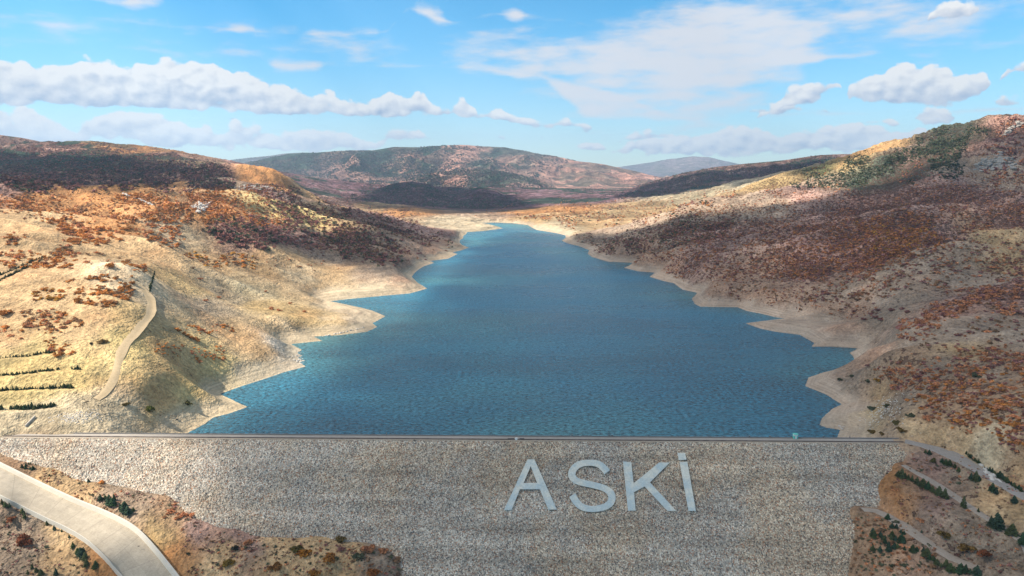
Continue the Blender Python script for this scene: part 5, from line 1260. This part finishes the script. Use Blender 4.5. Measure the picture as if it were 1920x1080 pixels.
# little retaining wall at the left end and a scrap on the chute floor
p0, _ = cast([66, 48], [783, 801]); a_, b_ = Vector(p0[0]), Vector(p0[1]); dv = (b_ - a_); n_ = Vector((-dv.y, dv.x, 0)).normalized() * .2
V = []
for q in (a_, b_):
    for s_, z_ in ((1, -.6), (1, .9), (-1, .9), (-1, -.6)): V.append(tuple(q + n_ * s_ + Vector((0, 0, z_)) - a_))
tag(link('retaining_wall', mesh_from('retaining_wall', V, [(0, 1, 5, 4), (1, 2, 6, 5), (2, 3, 7, 6), (0, 3, 2, 1), (4, 5, 6, 7)], False), conc, None, a_), 'short slanting concrete wall beside the pale rubble at the left edge', 'wall')
q = atz(260, 1024, float(np.interp(260, [257, 289], [sp_z[6], sp_z[7]])) - 0.9); V, Fc = rocks_p[1]
tag(link('boulder', mesh_from('boulder', V * (.5, .22, .2), Fc, False), rk_dark, None, q), 'dark lump lying alone on the spillway floor', 'boulder')

# ------------------------------------------------------------------ clouds overhead (left of the frame) that shade parts of the valley
cm, t, b = new_mat('cloud', 1.0, 0.0)
b.inputs['Base Color'].default_value = (0.9, 0.9, 0.92, 1)
tp = t.n.new('ShaderNodeBsdfTransparent'); mx = t.n.new('ShaderNodeMixShader')
tl = t.n.new('ShaderNodeBsdfTranslucent'); tl.inputs[0].default_value = (0.9, 0.9, 0.92, 1)
m1 = t.n.new('ShaderNodeMixShader'); m1.inputs[0].default_value = 0.5
t.l.new(b.outputs[0], m1.inputs[1]); t.l.new(tl.outputs[0], m1.inputs[2])
wisp = t.noise(t.obj(), 0.012, 5, 0.6)
t.l.new(t.rng(wisp, 0.35, 0.65, 0.42, 0.28), mx.inputs[0])
t.l.new(m1.outputs[0], mx.inputs[1]); t.l.new(tp.outputs[0], mx.inputs[2])
t.l.new(mx.outputs[0], m.node_tree.nodes['Material Output'].inputs[0]) if False else t.l.new(mx.outputs[0], cm.node_tree.nodes['Material Output'].inputs[0])
ALT = 1500.0
def cloud(poly, thick=60, seed=0, alt=ALT):
    """poly: picture outline of the shaded ground; the cloud hangs up-sun of it"""
    q = []
    for px, py in poly:
        p, ok = cast([px], [py])
        if ok[0]: g = Vector(p[0])
        else: continue
        if g.z < 0: g = atz(px, py, 0)
        s = (alt - g.z) / SUN_DIR.z; q.append(g + SUN_DIR * s)
    q = np.array([[a.x, a.y] for a in q])
    if len(q) < 3: return
    lo = q.min(0) - 40; hi = q.max(0) + 40; st = max(14.0, float(max(hi - lo)) / 190)
    gx, gy = np.meshgrid(np.arange(lo[0], hi[0], st), np.arange(lo[1], hi[1], st))
    wx = gx + 26 * fbm(gx / 70, gy / 70, 4, 950 + seed); wy = gy + 26 * fbm(gx / 70 + 9, gy / 70, 4, 970 + seed)
    ins = np.zeros(gx.shape, bool); d2 = np.full(gx.shape, 1e12)
    for i in range(len(q)):
        a = q[i]; b_ = q[(i + 1) % len(q)]; ex, ey = b_ - a
        c_ = (a[1] > wy) != (b_[1] > wy); xi = a[0] + (wy - a[1]) * ex / (ey if abs(ey) > 1e-9 else 1e-9); ins ^= c_ & (wx < xi)
        tt_ = np.clip(((wx - a[0]) * ex + (wy - a[1]) * ey) / (ex * ex + ey * ey + 1e-9), 0, 1)
        np.minimum(d2, (wx - a[0] - tt_ * ex) ** 2 + (wy - a[1] - tt_ * ey) ** 2, out=d2)
    sdf = np.where(ins, np.sqrt(d2), 0)
    cell = ins[:-1, :-1] & ins[1:, :-1] & ins[1:, 1:] & ins[:-1, 1:]
    th = thick * np.clip(sdf / 90, 0, 1) ** 0.6 * (1 + 0.4 * fbm(gx / 90, gy / 90, 3, 980 + seed))
    N_ = gx.size; id_ = np.arange(N_).reshape(gx.shape)
    V = np.concatenate([np.stack([gx.ravel(), gy.ravel(), (alt + th).ravel()], 1), np.stack([gx.ravel(), gy.ravel(), (alt - 2 - th * 0.15).ravel()], 1)])
    up_q = np.stack([id_[:-1, :-1], id_[:-1, 1:], id_[1:, 1:], id_[1:, :-1]], -1)[cell]
    Fq = np.concatenate([up_q, up_q[:, ::-1] + N_])
    used = np.unique(Fq); remap = np.full(2 * N_, -1); remap[used] = np.arange(len(used)); V = V[used]; Fq = remap[Fq]
    o = link('cloud', mesh_from('cloud', V, Fq, True), cm); o['kind'] = 'structure'
# dam, lake and right bank
cloud([(345,822),(285,880),(345,910),(280,945),(140,975),(60,1010),(0,1060),(0,1300),(900,1500),(2500,1300),(2500,900),(2400,500),(2150,260),(1960,245),(1880,240),(1800,275),(1700,318),(1600,345),(1500,375),(1330,400),(1200,428),(1100,440),(980,432),(890,450),(840,500),(800,545),(735,595),(610,640),(600,690),(520,752),(470,790),(420,812)], 80, 1)
cloud([(380,425),(450,408),(560,422),(610,440),(640,425),(560,385),(470,350),(560,372),(700,402),(860,440),(870,462),(780,500),(760,530),(690,520),(640,500),(560,470),(450,440)], 50, 2)
cloud([(-200,250),(110,290),(220,290),(330,305),(440,325),(430,345),(250,350),(100,362),(0,372),(-200,380)], 60, 3)
cloud([(640,372),(700,352),(760,342),(840,350),(900,353),(960,365),(1030,388),(900,400),(800,402),(700,392)], 60, 4)
cloud([(1110,375),(1200,349),(1290,328),(1400,313),(1540,300),(1620,300),(1500,330),(1400,345),(1300,358),(1200,372)], 60, 5, 2000)

# ------------------------------------------------------------------ haze
def haze():
    V = [(-16000, -300, -70), (16000, -300, -70), (16000, 16000, -70), (-16000, 16000, -70)]
    top = 900
    V += [(x, y, top) for x, y, z in V]
    V = [(x, y, (-90 if z < 0 else z)) for x, y, z in V]
    me = mesh_from('haze', V, [(0, 3, 2, 1), (4, 5, 6, 7), (0, 1, 5, 4), (1, 2, 6, 5), (2, 3, 7, 6), (3, 0, 4, 7)], False)
    m = bpy.data.materials.new('air'); m.use_nodes = True; nt = m.node_tree; nt.nodes.clear()
    o = nt.nodes.new('ShaderNodeOutputMaterial'); v = nt.nodes.new('ShaderNodeVolumePrincipled')
    v.inputs['Color'].default_value = (0.58, 0.77, 1.0, 1); v.inputs['Density'].default_value = HAZE_DENSITY
    v.inputs['Anisotropy'].default_value = 0.2
    nt.links.new(v.outputs[0], o.inputs['Volume'])
    h = link('haze', me, m); h['kind'] = 'stuff'
if HAZE_DENSITY > 0: haze()
print('shrubs', len(indiv), len(nearr), len(farr))
